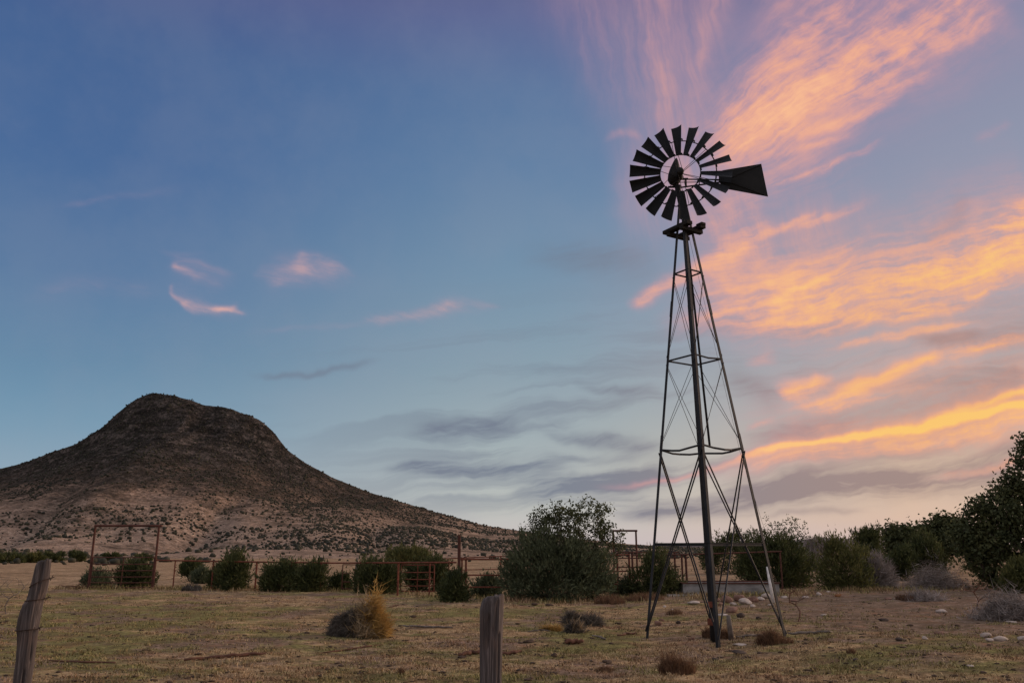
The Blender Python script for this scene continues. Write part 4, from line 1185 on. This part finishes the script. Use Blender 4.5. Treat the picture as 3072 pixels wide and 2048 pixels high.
    mb.add(q, [(0, 1, 2, 3), (7, 6, 5, 4), (0, 4, 5, 1), (1, 5, 6, 2), (2, 6, 7, 3), (3, 7, 4, 0)]); mb.build('vane_bracket', M['blade'], tail)

def thing_part(name, parent, loc):
    o = bpy.data.objects.new(name, None); COL.objects.link(o); o.parent = parent
    o.location = [float(v) for v in loc]; o.empty_display_size = 0.1
    return o
windmill()


# ------------------------------------------------------------------ corral of rusty pipe
def gp(px, py, Y=None):
    if Y is None: return G(px, py)
    p = at(px, py, Y); p[2] = T(p[0], p[1]); return p
def topz(b, py, px):
    """height at which the vertical through b reaches photo row py"""
    return at(px, py, b[1])[2]
def gate_frame(label, p0, p1, pyt, r=0.045, over=0.12):
    root = thing('gate_frame', p0, label, 'gate frame', 'tall pipe gate frames')
    z = pyt
    d = (p1 - p0) / np.linalg.norm(p1 - p0)
    for p in (p0, p1):
        mb = MB(p0); mb.tube([p - [0, 0, .1], [p[0], p[1], z]], r, 10); mb.build('post', M['rust_dark'], root)
    mb = MB(p0); mb.tube([np.array([p0[0], p0[1], z]) - d * over * .3, np.array([p1[0], p1[1], z]) + d * over], r * 1.02, 10); mb.build('crossbar', M['rust_dark'], root)
    return root
g0 = gp(202, 1352); g1 = gp(353, 1352); g1[1] = g0[1]
gate_frame('tall rusty pipe gate frame standing over the six bar gate at the left', g0, g1, topz(g0, 1206, 205))

def bar_gate(label, p0, p1, z0, z1, nb, nv, cat='gate', r=0.02, mat='rust', ladder=None):
    root = thing('pipe_gate', p0, label, cat, 'barred pipe gates')
    d = p1 - p0; d[2] = 0; L = np.linalg.norm(d); d /= L
    A = p0 + d * .06; B = p1 - d * .06; A[2] = B[2] = 0
    e = np.array([0, 0, 1.0])
    g = T(p0[0], p0[1])
    for q in (A, B):
        mb = MB(p0); mb.tube([q + e * (g + z0), q + e * (g + z1)], r * 1.15, 8); mb.build('upright', M[mat], root)
    for i in range(nb):
        z = g + z0 + (z1 - z0) * (i / (nb - 1)) ** 1.15
        mb = MB(p0); mb.tube([A + e * z, (A + B) / 2 + e * (z - .01), B + e * z], r, 8); mb.build('bar', M[mat], root)
    for i in range(nv):
        q = A + (B - A) * (i + 1) / (nv + 1)
        mb = MB(p0); mb.beam(q + e * (g + z0), q + e * (g + z1), .035, .012, np.cross(d, e)); mb.build('stay', M[mat], root)
bar_gate('six bar rusty pipe gate hanging in the tall gate frame', g0.copy(), g1.copy(), 0.08, 1.28, 6, 1, mat='rust_dark')

def pipe_fence(label, tops, posts, rails, r=0.03, mat='rust', pr=0.045, cat='fence', woody=()):
    """tops: photo points of the top rail with ground distance; posts: (px, top py, foot py); rails: heights as share of the top rail"""
    pts = []
    for px, py, Y in tops:
        p = at(px, py, Y); pts.append(p)
    o = pts[0].copy(); o[2] = T(o[0], o[1])
    root = thing('pipe_fence', o, label, cat, 'rusty pipe fences of the corral')
    xs = [p[0] for p in pts]
    def on(px, py):
        # point of the rail line seen in photo column px
        best = None
        for a, b in zip(pts[:-1], pts[1:]):
            for k in range(41):
                q = a + (b - a) * k / 40
                u = ray(px, py); s = u[0] / u[1]
                dd = abs(q[0] - s * q[1])
                if best is None or dd < best[0]: best = (dd, q)
        return best[1].copy()
    for fr in rails:
        mb = MB(o)
        mb.tube([np.array([p[0], p[1], T(p[0], p[1]) + (p[2] - T(p[0], p[1])) * fr]) for p in pts], r if fr > .9 else r * .8, 8)
        mb.build('rail', M[mat], root)
    for i, (px, py) in enumerate(posts):
        q = on(px, py); g = T(q[0], q[1])
        mb = MB(o); mb.tube([[q[0], q[1] + .03, g - .1], [q[0], q[1] + .03, q[2] - .01]], pr * (0.85 + .3 * ((i * 7) % 3) / 2), 9); mb.build('post', M[mat], root)
    return root
Yf = float(g0[1])
pipe_fence('rusty single rail pipe fence running from the tall gate frame past the row of junipers', [(357, 1285, Yf), (524, 1288, Yf - .6), (770, 1291.5, Yf - 2.0), (1048, 1290, 29.9)],
           [(403, 1290), (492, 1290), (592, 1290), (670, 1290), (740, 1290), (915, 1292), (985, 1292)], [1.0], .030, 'rust', .032)
# leaning wooden post in that fence
def wood_stick(name, label, cat, pts, rad, mat='deadwood', group=None):
    o = pts[0]; mb = MB(o); mb.tube(pts, rad, 9); ob = mb.build(name, M[mat], None, True); ob.location = [float(v) for v in o]
    return tag(ob, label, cat, group)
b = gp(815, 1353); wood_stick('wooden_post', 'grey leaning wooden post rising above the fence rail left of the broad juniper', 'post', [b - [0, 0, .1], b + [.02, 0, .6], at(821, 1280, b[1])], [.07, .065, .05])
p0 = gp(781, 1358); p1 = gp(912, 1360)
bar_gate('low dark panel gate half hidden by the broad juniper', p0, p1, .12, 1.02, 4, 0, r=.018, mat='rust_dark')
p0 = gp(916, 1360); p1 = gp(1000, 1361)
bar_gate('five bar rusty panel gate showing between two junipers', p0, p1, .06, 1.05, 5, 1, r=.02)
# lone tall post
b = gp(1054, 1375); mb = MB(b); ztop = topz(b, 1227, 1052)
mb.tube([b - [0, 0, .1], [b[0] - .02, b[1], ztop]], .055, 12)
o = mb.build('tall_post', M['rust_dark']); o.location = [float(v) for v in b]; tag(o, 'tall lone rusty pipe post standing above the fence left of the oak', 'post')
Yt = float(b[1])
pipe_fence('four rail rusty pipe fence running from the lone tall post behind the oak', [(1058, 1283, Yt + .1), (1180, 1283, Yt + .3), (1300, 1277, Yt + 1), (1445, 1272, Yt + 2.2)],
           [(1062, 1283), (1070, 1283), (1371, 1274), (1418, 1273), (1444, 1272)], [1.0, .60, .30], .030, 'rust', .034)
pipe_fence('thin rear pipe rail behind the lone tall post', [(1010, 1282, 36), (1150, 1276, 36), (1300, 1274, 37)], [(1030, 1280), (1150, 1276), (1280, 1274)], [1.0, .62], .022, 'rust', .03)
# cattle pen behind the windmill
def pen(label, tops, posts, rails, mat='rust_dark'):
    return pipe_fence(label, tops, posts, rails, .028, mat, .038)
pen('dark rusty cattle pen panel behind the left windmill leg', [(1418, 1267, 34), (1452, 1267, 34.2), (1560, 1267, 34.8)], [(1418, 1267), (1444, 1267), (1453, 1267), (1486, 1267), (1550, 1267)], [1.0, .85, .62, .35])
pen('long rusty top rail of the cattle pen running behind the windmill to the shrub', [(1452, 1274, 32.6), (1575, 1272, 32.8), (1668, 1269, 33), (1795, 1265, 33.4)], [(1452, 1274), (1565, 1272), (1574, 1272), (1793, 1265)], [1.0])
f0 = gp(1412, 1345, 35.5); f1 = gp(1465, 1345, 35.5)
gate_frame('tall narrow rusty gate frame sticking out right of the oak', f0, f1, topz(f0, 1217.5, 1440), .04, .06)

# ------------------------------------------------------------------ water trough
def trough():
    a = G(1570, 1366); bx = 3.35; by = 1.7; h = 0.40; th = .14
    g = T(a[0], a[1])
    root = thing('water_trough', a, 'low grey concrete cattle trough behind the windmill legs', 'trough')
    dx = np.array([1, -.05, 0]); dx /= np.linalg.norm(dx); dy = np.array([.05, 1, 0]); dy /= np.linalg.norm(dy); e = np.array([0, 0, 1.0])
    o = np.array([a[0], a[1], g])
    mb = MB(a)
    def wall(p, q, inn):
        mb.box((p + q) / 2 + inn * th / 2 + e * (h / 2 - .05), (q - p) / 2, inn * th / 2, e * (h / 2 + .05))
    c = [o, o + dx * bx, o + dx * bx + dy * by, o + dy * by]
    wall(c[0], c[1], dy); wall(c[3], c[2], -dy)
    wall(c[0] + dy * th, c[3] - dy * th, dx); wall(c[1] + dy * th, c[2] - dy * th, -dx)
    mb.build('basin', M['concrete'], root)
    mb = MB(a)
    for p, q in ((c[0], c[1]), (c[3], c[2])):
        mb.beam(p + e * (h + .022) - dx * .03, q + e * (h + .022) + dx * .03, .10, .04)
    for p, q in ((c[0] + dy * .06, c[3] - dy * .06), (c[1] + dy * .06, c[2] - dy * .06)):
        mb.beam(p + e * (h + .019), q + e * (h + .019), .08, .034)
    mb.build('rim', M['rust_dark'], root)
    mb = MB(a); mb.box(o + dx * .35 - dy * .32 + e * .0, dx * .95, dy * .22, e * .045); mb.build('step', M['slab'], root)
    m, t, bb = new_mat('still_water'); bb.inputs['Base Color'].default_value = (.02, .025, .025, 1); bb.inputs['Roughness'].default_value = .08
    mb = MB(a); mb.box(o + dx * bx / 2 + dy * by / 2 + e * .28, dx * (bx / 2 - th), dy * (by / 2 - th), e * .01); mb.build('water', m, root)
trough()


# ------------------------------------------------------------------ foreground fence posts
def wood_post(label, Y, prof, seed, grooves=(), wires=(), slant=0.0):
    """prof: (photo row, left edge, right edge) from the top down"""
    rows = [(py, at((a + b) / 2, py, Y), (b - a) / 2) for py, a, b in prof]
    p_last, p_prev = rows[-1], rows[-2]
    base = p_last[1].copy(); d = (p_last[1] - p_prev[1]) / (p_prev[1][2] - p_last[1][2])
    gz = T(base[0], base[1]); base = base + d * (base[2] - gz + .1)
    pts = [r[1] for r in rows]; rad = []
    for py, c, hw in rows:
        dep = c[1] * math.cos(PITCH) + (c[2] - EYE) * math.sin(PITCH); rad.append(hw * dep / (K * F))
    pts.append(base); rad.append(rad[-1] * 1.03)
    pts = np.array(pts); rad = np.array(rad)
    zz = pts[:, 2]; N = 64; NR = 150
    zs = np.linspace(zz[0], zz[-1], NR)
    cx = np.interp(-zs, -zz, pts[:, 0]); cy = np.interp(-zs, -zz, pts[:, 1]); rr = np.interp(-zs, -zz, rad)
    th = np.linspace(0, 2 * np.pi, N, endpoint=False)
    TH, ZS = np.meshgrid(th, zs)
    r = rr[:, None] * (1 + 0.10 * (vnoise(TH / (2 * np.pi) * 9 % 9, ZS * 1.1, seed) - .5) + 0.11 * (fbm(TH / (2 * np.pi) * 26, ZS * 1.6, 3, seed + 3)) + 0.05 * fbm(TH * 5, ZS * 9, 2, seed + 9))
    for a0, z0, z1, wd, dp in grooves:
        dth = np.angle(np.exp(1j * (TH - a0 - 0.12 * np.sin(ZS * 5))))
        r = r * (1 - dp * np.exp(-(dth / wd) ** 2) * sst(z0 - .12, z0, ZS) * (1 - sst(z1, z1 + .05, ZS)))
    x = cx[:, None] + r * np.cos(TH); y = cy[:, None] + r * np.sin(TH)
    zt = ZS.copy()
    # broken, sloping top
    fade = np.clip(1 - np.arange(NR) / 10.0, 0, 1)[:, None]
    zt = zt + fade * (slant * (r / rr[0]) * np.cos(TH) + 0.018 * (vnoise(TH * 3, TH * 0 + 2, seed) - .5))
    v = np.stack([x, y, zt], -1).reshape(-1, 3)
    i = np.arange(NR - 1)[:, None] * N; j = np.arange(N)[None, :]; j2 = (j + 1) % N
    f = np.stack([i + j, i + N + j, i + N + j2, i + j2], -1).reshape(-1, 4).tolist()
    top = []; k0 = len(v)
    extra = []
    ctr = np.array([cx[0], cy[0], zt[0].mean()])
    for q in (0.66, 0.33):
        for k in range(N):
            p = ctr + (np.array([x[0, k], y[0, k], zt[0, k]]) - ctr) * q; p[2] += 0.012 * (vnoise(k * .35, q * 9, seed + 5) - .5)
            extra.append(p)
    extra.append(ctr)
    v = np.vstack([v, extra])
    for k in range(N):
        k2 = (k + 1) % N
        f.append((k, k2, k0 + k2, k0 + k)); f.append((k0 + k, k0 + k2, k0 + N + k2, k0 + N + k)); f.append((k0 + N + k, k0 + N + k2, k0 + 2 * N))
    o0 = np.array([base[0], base[1], gz])
    root = thing('fence_post', o0, label, 'post', 'weathered wooden fence posts in front')
    link('post_body', mesh_np('post_body', v - o0, f), M['post'], root, True)
    for zc, tilt, ext in wires:
        i = int(np.argmin(abs(zs - zc))); mb = MB(o0)
        ring = [np.array([cx[i] + (rr[i] * 1.06 + .004) * math.cos(a), cy[i] + (rr[i] * 1.06 + .004) * math.sin(a), zc + tilt * math.cos(a)]) for a in np.linspace(-3.4, 0.1, 22)]
        ring.append(ring[-1] + np.array([ext, .02, .012 * (1 if tilt > 0 else -1)]))
        mb.tube(ring, .0032, 6); mb.tube([ring[-2] + [0, 0, .008], ring[-2] + [.012, -.012, -.01], ring[-1] + [-.01, 0, .012]], .0028, 5)
        mb.build('wire_loop', M['wire'], root)
ZL = lambda py, Y=6.0: float(at(80, py, Y)[2])
wood_post('leaning gnarled grey post bound with wire loops at the lower left', 6.0, [(1286, 87, 116), (1296, 83, 115), (1330, 76, 111), (1356, 69, 106), (1376, 63, 99), (1386, 55, 96), (1400, 50, 93), (1420, 44, 89), (1440, 41, 86), (1460, 42, 83), (1480, 42, 81), (1520, 38, 76), (1568, 31, 69)], 21,
          grooves=[(-0.9, 0.2, ZL(1545), .10, .35), (-1.9, .3, 1.2, .07, .18), (-1.2, ZL(1330), ZL(1300), .14, .3), (-.35, ZL(1500), ZL(1450), .12, .25)], wires=[(ZL(1338), .03, .02), (ZL(1376), .006, .03), (ZL(1444), .006, .012)], slant=0.012)
wood_post('upright thick split grey post at the bottom centre', 6.0, [(1368, 1112, 1157), (1376, 1107, 1157), (1388, 1104, 1156), (1398, 1102, 1155.5), (1430, 1102, 1154), (1480, 1102, 1153), (1568, 1102, 1151)], 33,
          grooves=[(-0.62, 0.1, ZL(1462), .09, .45), (-1.75, ZL(1460), ZL(1420), .10, .35), (-1.05, ZL(1440), ZL(1385), .10, .22), (-2.2, .1, 1.3, .05, .14), (-1.35, .1, 1.15, .04, .16)], slant=0.014)

# ------------------------------------------------------------------ stake, white pipe
b = G(1681, 1467); wood_stick('wooden_stake', 'short grey wooden stake standing beside the front tower leg', 'stake', [b - [0, 0, .06], b + [-.03, 0, .3], at(1673, 1411, b[1])], [.055, .05, .038], 'deadwood')
b = G(1777, 1386); wood_stick('white_pipe', 'white painted pipe leaning beside the right tower leg', 'pipe', [b - [0, 0, .03], at(1770, 1345, b[1]), at(1762.5, 1300, b[1])], [.05, .048, .038], 'pvc')

# ------------------------------------------------------------------ rocks
def rock(label, px, py, w, mat, seed, flat=0.5, name='rock', cat='rock', group='rocks lying in the pasture'):
    rng = np.random.default_rng(seed)
    b = G(px, py); k = b[1] / (K * F); s = w * k / 2
    v, f = ico2()
    nrm = rng.normal(0, 1, (5, 3)); nrm /= np.linalg.norm(nrm, axis=1, keepdims=True)
    v = v.copy()
    for nn in nrm:
        dd = v @ nn; lim = rng.uniform(.45, .8)
        v = v - np.maximum(dd - lim, 0)[:, None] * nn * 0.9
    v = v * (1 + 0.16 * (rng.random((len(v), 1)) - .5))
    v = v * [s * 1.12, s * rng.uniform(.7, 1.0), s * flat]
    a = rng.uniform(-.4, .4); ca, sa = math.cos(a), math.sin(a)
    v = np.stack([v[:, 0], v[:, 1] * ca - v[:, 2] * sa * .3, v[:, 2] * ca + v[:, 0] * sa * .25], -1)
    v[:, 2] += s * flat * 0.55
    o = link(name, mesh_np(name, v, f), M[mat]); o.location = [float(q) for q in b]
    return tag(o, label, cat, group)
ROCKS = [
    (1378, 1383, 11, 'rock_pale', .9, 'small upright pale rock at the foot of the big grey green bush'),
    (1526, 1394, 9, 'rock_pale', .7, 'small pale rock just right of the left tower leg'),
    (1543, 1400, 7, 'rock_pale', .7, 'tiny pale rock behind the left pair of braces'),
    (1594, 1386, 27, 'rock_pale', .35, 'flat pale rock below the trough step'),
    (1669, 1383, 28, 'rock_red', .85, 'reddish rock right of the front tower leg, nearest the trough'),
    (1711, 1387, 29, 'rock_pale', .6, 'long pale rock at the front of the rubble beside the trough'),
    (1683, 1405, 30, 'rock_red', .6, 'wedge shaped rust red rock leaning right of the front leg'),
    (1661, 1412, 30, 'rock_pale', .22, 'flat pale stone behind the wooden stake'),
    (1702, 1416, 17, 'rock_dark', .75, 'dark pointed rock right of the wedge shaped red rock'),
    (1743, 1420, 12, 'rock_dark', .7, 'small dark rock left of the right tower leg'),
    (1511, 1434, 18, 'rock_red', .7, 'pinkish rock a little right of the left tower foot'),
    (1520, 1425, 14, 'rock_red', .6, 'second pinkish rock touching the one near the left tower foot'),
    (1558, 1431, 11, 'rock_dark', .8, 'small dark pointed stone between the tower feet'),
    (1588, 1468, 13, 'rock_red', .8, 'small reddish rock left of the front tower foot'),
    (1697, 1500, 32, 'rock_dark', .35, 'dark flat slab in front of the tower to the right'),
    (1643, 1516, 17, 'rock_dark', .55, 'dark stone in the grass in front of the front tower foot'),
    (1700, 1480, 34, 'rock_pale', .16, 'thin pale stone sunk in the grass beside the front tower foot'),
    (1728, 1380, 26, 'rock_red', .75, 'pinkish rock on top of the rubble beside the trough'),
    (1697, 1379, 24, 'rock_red', .9, 'pinkish rock at the back of the rubble beside the trough'),
    (1747, 1378, 18, 'rock_pale', .6, 'small white rock at the right end of the rubble'),
    (1728, 1393, 14, 'rock_pale', .6, 'little white stone in front of the rubble'),
    (1640, 1380, 26, 'rock_red', .7, 'reddish rock under the trough wall behind the front leg'),
    (1684, 1388, 16, 'rock_pale', .5, 'pale pink stone between the reddish rock and the long pale rock of the rubble'),
    (1655, 1388, 15, 'rock_red', .6, 'small red stone in front of the trough step behind the front leg'),
    (1770, 1390, 12, 'rock_pale', .5, 'little pale stone just left of the white pipe foot'),
    (1800, 1372, 15, 'rock_pale', .6, 'pale stone right of the white pipe below the windmill shrub'),
    (1822, 1380, 13, 'rock_red', .5, 'reddish stone behind the bare sapling'),
    (1850, 1372, 14, 'rock_pale', .5, 'pale stone half way between bare sapling and windmill shrub'),
    (1760, 1373, 20, 'rock_pale', .75, 'pale rock between rubble and white pipe'),
    (2164, 1405, 26, 'rock_pale', .4, 'flat pale rock alone below the long brush heap'),
    (2265, 1462, 24, 'rock_pale', .65, 'rounded pale rock at the left of the rock group near the right edge'),
    (2296, 1470, 36, 'rock_pale', .42, 'longest pale rock of the group near the right edge'),
    (2274, 1471, 17, 'rock_pale', .6, 'small pale rock in front of the group near the right edge'),
    (2348, 1468, 18, 'rock_pale', .7, 'pale rock cut by the right picture edge'),
    (2125, 1468, 12, 'rock_pale', .9, 'small pale upright stone between dark flat rock and right rock group'),
    (2070, 1470, 23, 'rock_dark', .45, 'dark flat rock in the right foreground'),
    (2156, 1455, 24, 'rock_red', .45, 'low reddish rock behind the small pale upright stone'),
    (1926, 1370, 15, 'rock_rust', .8, 'rust orange rock below the olive bush'),
    (1881, 1366, 11, 'rock_pale', .9, 'small white rock below the windmill shrub'),
    (1903, 1359, 9, 'rock_pale', .5, 'tiny white rock at the foot of the olive bush'),
    (2326, 1430, 26, 'rock_pale', .35, 'flat pale rock in front of the brush heap at the right edge'),
    (2228, 1530, 16, 'rock_pale', .4, 'small flat pale stone at the lower right'),
    (1965, 1517, 13, 'rock_dark', .75, 'small dark stone alone in the right foreground grass'),
    (1891, 1413, 15, 'rock_pale', .4, 'low pale stone right of the bare sapling'),
    (1273, 1507, 16, 'clod', .7, 'round dark stone right of the thick split post'),
    (2030, 1425, 22, 'rock_dark', .4, 'dark grey flat stone below the twiggy shrub'),
    (2040, 1376, 16, 'rock_red', .5, 'small red stone left of the dark tuft by the brush heap'),
]
for i, (px, py, w, mt, fl, lb) in enumerate(ROCKS):
    rock(lb, px, py, w, mt, 500 + i, fl)
CLODS = [(621, 1435, 11), (907, 1447, 15), (919, 1437, 11), (705, 1453, 13), (560, 1459, 11), (1061, 1509, 19), (949, 1416, 16), (170, 1410, 11), (211, 1436, 12), (348, 1423, 10), (7, 1430, 15), (1213, 1474, 26), (1226, 1388, 18), (1260, 1390, 20), (1197, 1476, 14),
         (1340, 1505, 12), (1300, 1520, 14), (1395, 1520, 22), (1470, 1512, 12), (2010, 1440, 14), (2090, 1436, 14), (1850, 1478, 14), (2200, 1436, 12), (1190, 1432, 12), (1420, 1432, 16), (985, 1400, 9), (455, 1502, 16), (330, 1492, 12)]
for i, (px, py, w) in enumerate(CLODS):
    rock('low dark clod of dried dung lying in the short grass', px, py, w, 'clod', 700 + i, .38, 'dung_clod', 'clod', 'dark clods of dried dung in the pasture')

# ------------------------------------------------------------------ sticks and logs
def stick(label, pix, r, mat='redwood', name='fallen_stick', seed=0, lift=1.0):
    rng = np.random.default_rng(seed)
    pts = []
    for (x0, y0), (x1, y1) in zip(pix[:-1], pix[1:]):
        for k in range(5):
            f = k / 5; p = G(x0 + (x1 - x0) * f, y0 + (y1 - y0) * f); p[2] = T(p[0], p[1]) + r * lift + rng.uniform(-.3, .5) * r; p[:2] += rng.normal(0, r * .5, 2); pts.append(p)
    p = G(*pix[-1]); p[2] += r * lift; pts.append(p)
    n = len(pts); rad = [r * (.55 + .45 * math.sin(math.pi * (i + .7) / (n + .4))) * rng.uniform(.85, 1.15) for i in range(n)]
    return wood_stick(name, label, 'stick', pts, rad, mat, 'sticks lying in the pasture')
stick('long reddish dead stick lying across the left foreground', [(420, 1519), (500, 1511), (560, 1506), (610, 1503)], .028, seed=1)
stick('thin dark stick in front of the leaning post', [(112, 1517), (190, 1521), (265, 1522)], .014, seed=2)
stick('thin reddish stick in the grass below the straw mound', [(742, 1499), (810, 1490), (880, 1480)], .014, seed=3)
stick('long dark weathered log right of the straw mound', [(925, 1438), (985, 1440), (1040, 1442)], .022, 'deadwood', seed=4)
stick('reddish log sticking out left of the thick split post', [(1056, 1508), (1080, 1502), (1110, 1500)], .035, seed=5)
stick('dark log sticking out right of the thick split post', [(1145, 1503), (1175, 1502), (1198, 1498)], .028, seed=6)
stick('brown crooked stick left of the left tower foot', [(1418, 1460), (1440, 1456), (1464, 1455)], .022, seed=7)
stick('dark bent branch lying left of the left tower foot', [(1362, 1461), (1380, 1464), (1390, 1468)], .022, 'deadwood', seed=8)
stick('grey curved stick below the yellow grass clump', [(1212, 1451), (1240, 1446), (1265, 1449)], .014, 'deadwood', seed=9)
stick('dark log on the ground at the foot of the right leg', [(1812, 1457), (1860, 1455), (1912, 1454)], .028, 'deadwood', seed=10)
stick('straight dark pole lying between the stake and the red tuft', [(1690, 1463), (1725, 1461), (1750, 1459)], .022, 'deadwood', seed=11)
stick('thick dark bark slab in the grass below the yellow clump', [(1296, 1478), (1318, 1477), (1338, 1477)], .045, seed=12)
stick('short reddish twig before the squat juniper', [(895, 1394), (915, 1389)], .016, seed=13)

# ------------------------------------------------------------------ grass clumps
def tuft(name, label, px, by, parts, seed, cat='grass clump'):
    """parts: (child name, material, dx, half width, height (photo units), blades, lean, blade half width)"""
    global RNG
    b = G(px, by); k = b[1] / (K * F)
    root = thing(name, b, label, cat, 'grass clumps in the pasture')
    for nm, mt, dx, hw, h, n, ln, bw in parts:
        rng = np.random.default_rng(seed); RNG = np.random.default_rng(seed + 1); seed += 2
        a = rng.random(n) * 2 * np.pi; r = np.sqrt(rng.random(n)) * hw * k
        bs = np.stack([dx * k + r * np.cos(a), r * np.sin(a) * .8, np.full(n, -.01)], -1)
        wx = b[0] + bs[:, 0]; wy = b[1] + bs[:, 1]; bs[:, 2] = terr(wx, wy) - b[2] - .01
        hh = h * k * (0.35 + .65 * rng.random(n)) * (1 - .45 * (r / (hw * k)) ** 2)
        v, f = blades(bs, hh, np.full(n, bw), ln * (.3 + 1.0 * rng.random(n)), rng.random(n) * np.pi)
        link(nm, mesh_np(nm, v, f), M[mt], root)
    return root
def mound(name, label, px, by, humps, straws, seed):
    """dead thatch humps (px offset, half width, height) with straw blades"""
    rng = np.random.default_rng(seed); b = G(px, by); k = b[1] / (K * F)
    root = thing(name, b, label, 'grass clump', 'grass clumps in the pasture')
    v0, f0 = ico2()
    for dx, hw, h in humps:
        v = v0 * (1 + .22 * (rng.random((len(v0), 1)) - .5)) * [hw * k, hw * k * .8, h * k]
        v[:, 2] = np.maximum(v[:, 2], -.03)
        c = np.array([dx * k, 0, 0])
        link('thatch_core', mesh_np('thatch_core', v * .9 + c, f0), M['bark'], root, True)
        n = 1900
        d = rng.normal(0, 1, (n, 3)); d[:, 2] = np.abs(d[:, 2]); d /= np.linalg.norm(d, axis=1, keepdims=True)
        p = d * [hw * k, hw * k * .8, h * k] * (.86 + .16 * rng.random((n, 1))) + c
        out = d * .8 + np.array([0, 0, -.5]); 
        vv, ff = leaves(p, .16, rng, 'tri', out, -.2, .07)
        link('thatch', mesh_np('thatch', vv, ff), M['thatch'], root)
    for mt, dx, dy, hw, h, n, dirx in straws:
        c = np.stack([dx * k + rng.normal(0, .45, n) * hw * k, rng.normal(0, .4, n) * hw * k - .05, np.abs(rng.normal(0, .45, n)) * h * k], -1)
        out = np.tile(np.array([[dirx, -.35, .35]]), (n, 1)) + rng.normal(0, .3, (n, 3))
        vv, ff = leaves(c, .24, rng, 'tri', out, .1, .065)
        link('straw', mesh_np('straw', vv, ff), M[mt], root)
mound('straw_mound', 'dark matted grass mound with a golden straw crest on its right side', 822, 1460, [(-36, 26, 46), (-10, 30, 58), (14, 24, 56)],
      [('strawpale', 10, 0, 24, 66, 1500, .2), ('straw', 32, 0, 17, 70, 3000, .55), ('straw', 44, 0, 17, 36, 1800, .7), ('strawpale', 24, 0, 30, 22, 1000, .3)], 901)
mound('thatch_mound', 'pair of dull grey grass mounds right of the yellow clump', 1332, 1437, [(-18, 15, 27), (14, 26, 19), (32, 13, 15)], [('thatch', -16, 0, 13, 27, 260, .1), ('thatch', 20, 0, 22, 18, 260, .3)], 903)
mound('uprooted_clump', 'small uprooted root clump in front of the grey grass mounds', 1322, 1450, [(-2, 15, 16)], [('strawpale', 2, 0, 12, 10, 160, .2)], 905)
tuft('yellow_clump', 'spiky golden yellow grass clump beside the grey mounds', 1272, 1446, [('straw', 'straw', 0, 16, 26, 420, 2.2, .006), ('straw', 'straw', -18, 14, 24, 160, 1.8, .005)], 907)
tuft('red_bunchgrass', 'tall red brown bunchgrass in the foreground left of the front tower foot', 1550, 1545, [('seed_stalks', 'redgrass', -14, 14, 92, 130, .35, .004), ('leaf_blades', 'redgrass', 0, 34, 60, 900, .6, .005), ('leaf_blades', 'redgrass', 24, 22, 48, 500, .7, .005)], 911)
tuft('red_bunchgrass', 'dense dark red tuft at the foot of the right tower leg', 1770, 1478, [('leaf_blades', 'redgrass', -2, 26, 46, 1300, .5, .006), ('leaf_blades', 'redgrass', 30, 20, 26, 400, .8, .005)], 915)
tuft('red_bunchgrass', 'olive tuft growing round the foot of the drop pipe', 1632, 1462, [('leaf_blades', 'redgrass', 0, 18, 38, 500, .5, .005)], 919)
tuft('red_bunchgrass', 'olive tuft between the front tower leg and the stake', 1664, 1464, [('leaf_blades', 'redgrass', 0, 14, 34, 400, .5, .005)], 921)
tuft('red_bunchgrass', 'small brown tuft under the left braces', 1548, 1410, [('leaf_blades', 'redgrass', 0, 18, 24, 260, .7, .006)], 923)
tuft('red_bunchgrass', 'dark low tuft left of the long brush heap', 2080, 1377, [('leaf_blades', 'redgrass', 0, 20, 24, 500, .6, .007)], 925)
tuft('red_bunchgrass', 'small brown tuft with a pale stone in the centre foreground', 921, 1545, [('leaf_blades', 'redgrass', 0, 9, 24, 160, .5, .004)], 927)
tuft('red_bunchgrass', 'small dry tuft right of the centre foreground', 1390, 1538, [('leaf_blades', 'redgrass', 0, 20, 18, 260, .9, .005)], 929)
tuft('red_bunchgrass', 'small upright dry tuft in the right foreground', 1955, 1500, [('leaf_blades', 'redgrass', 0, 10, 24, 160, .5, .005)], 931)
tuft('grass_tuft', 'grey dead tuft in front of the first fence post right of the tall gate frame', 440, 1355, [('leaf_blades', 'thatch', 0, 22, 26, 400, .6, .012)], 933)
tuft('red_bunchgrass', 'weedy brown tuft under the oak at its right', 1400, 1385, [('leaf_blades', 'redgrass', 0, 34, 34, 700, .6, .008)], 935)
tuft('red_bunchgrass', 'weedy brown strip in front of the cattle pen bush', 1480, 1378, [('leaf_blades', 'redgrass', 0, 44, 28, 800, .6, .008)], 937)


# ------------------------------------------------------------------ camera and render settings
cam = bpy.data.cameras.new('camera'); co = bpy.data.objects.new('camera', cam); COL.objects.link(co)
cam.sensor_width = 36; cam.sensor_fit = 'HORIZONTAL'; cam.lens = F / 1024 * 36
cam.clip_start = 0.1; cam.clip_end = 20000
co.location = (0, 0, EYE); co.rotation_euler = (math.pi / 2 + PITCH, 0, 0)
S.camera = co
S.cycles.max_bounces = 5; S.cycles.diffuse_bounces = 2; S.cycles.glossy_bounces = 2; S.cycles.transmission_bounces = 3
S.world.cycles.sampling_method = 'MANUAL'; S.world.cycles.sample_map_resolution = 256
S.view_settings.view_transform = 'Standard'; S.view_settings.look = 'None'
S.view_settings.exposure = 0; S.view_settings.gamma = 1
S.render.resolution_x = 1024; S.render.resolution_y = 682
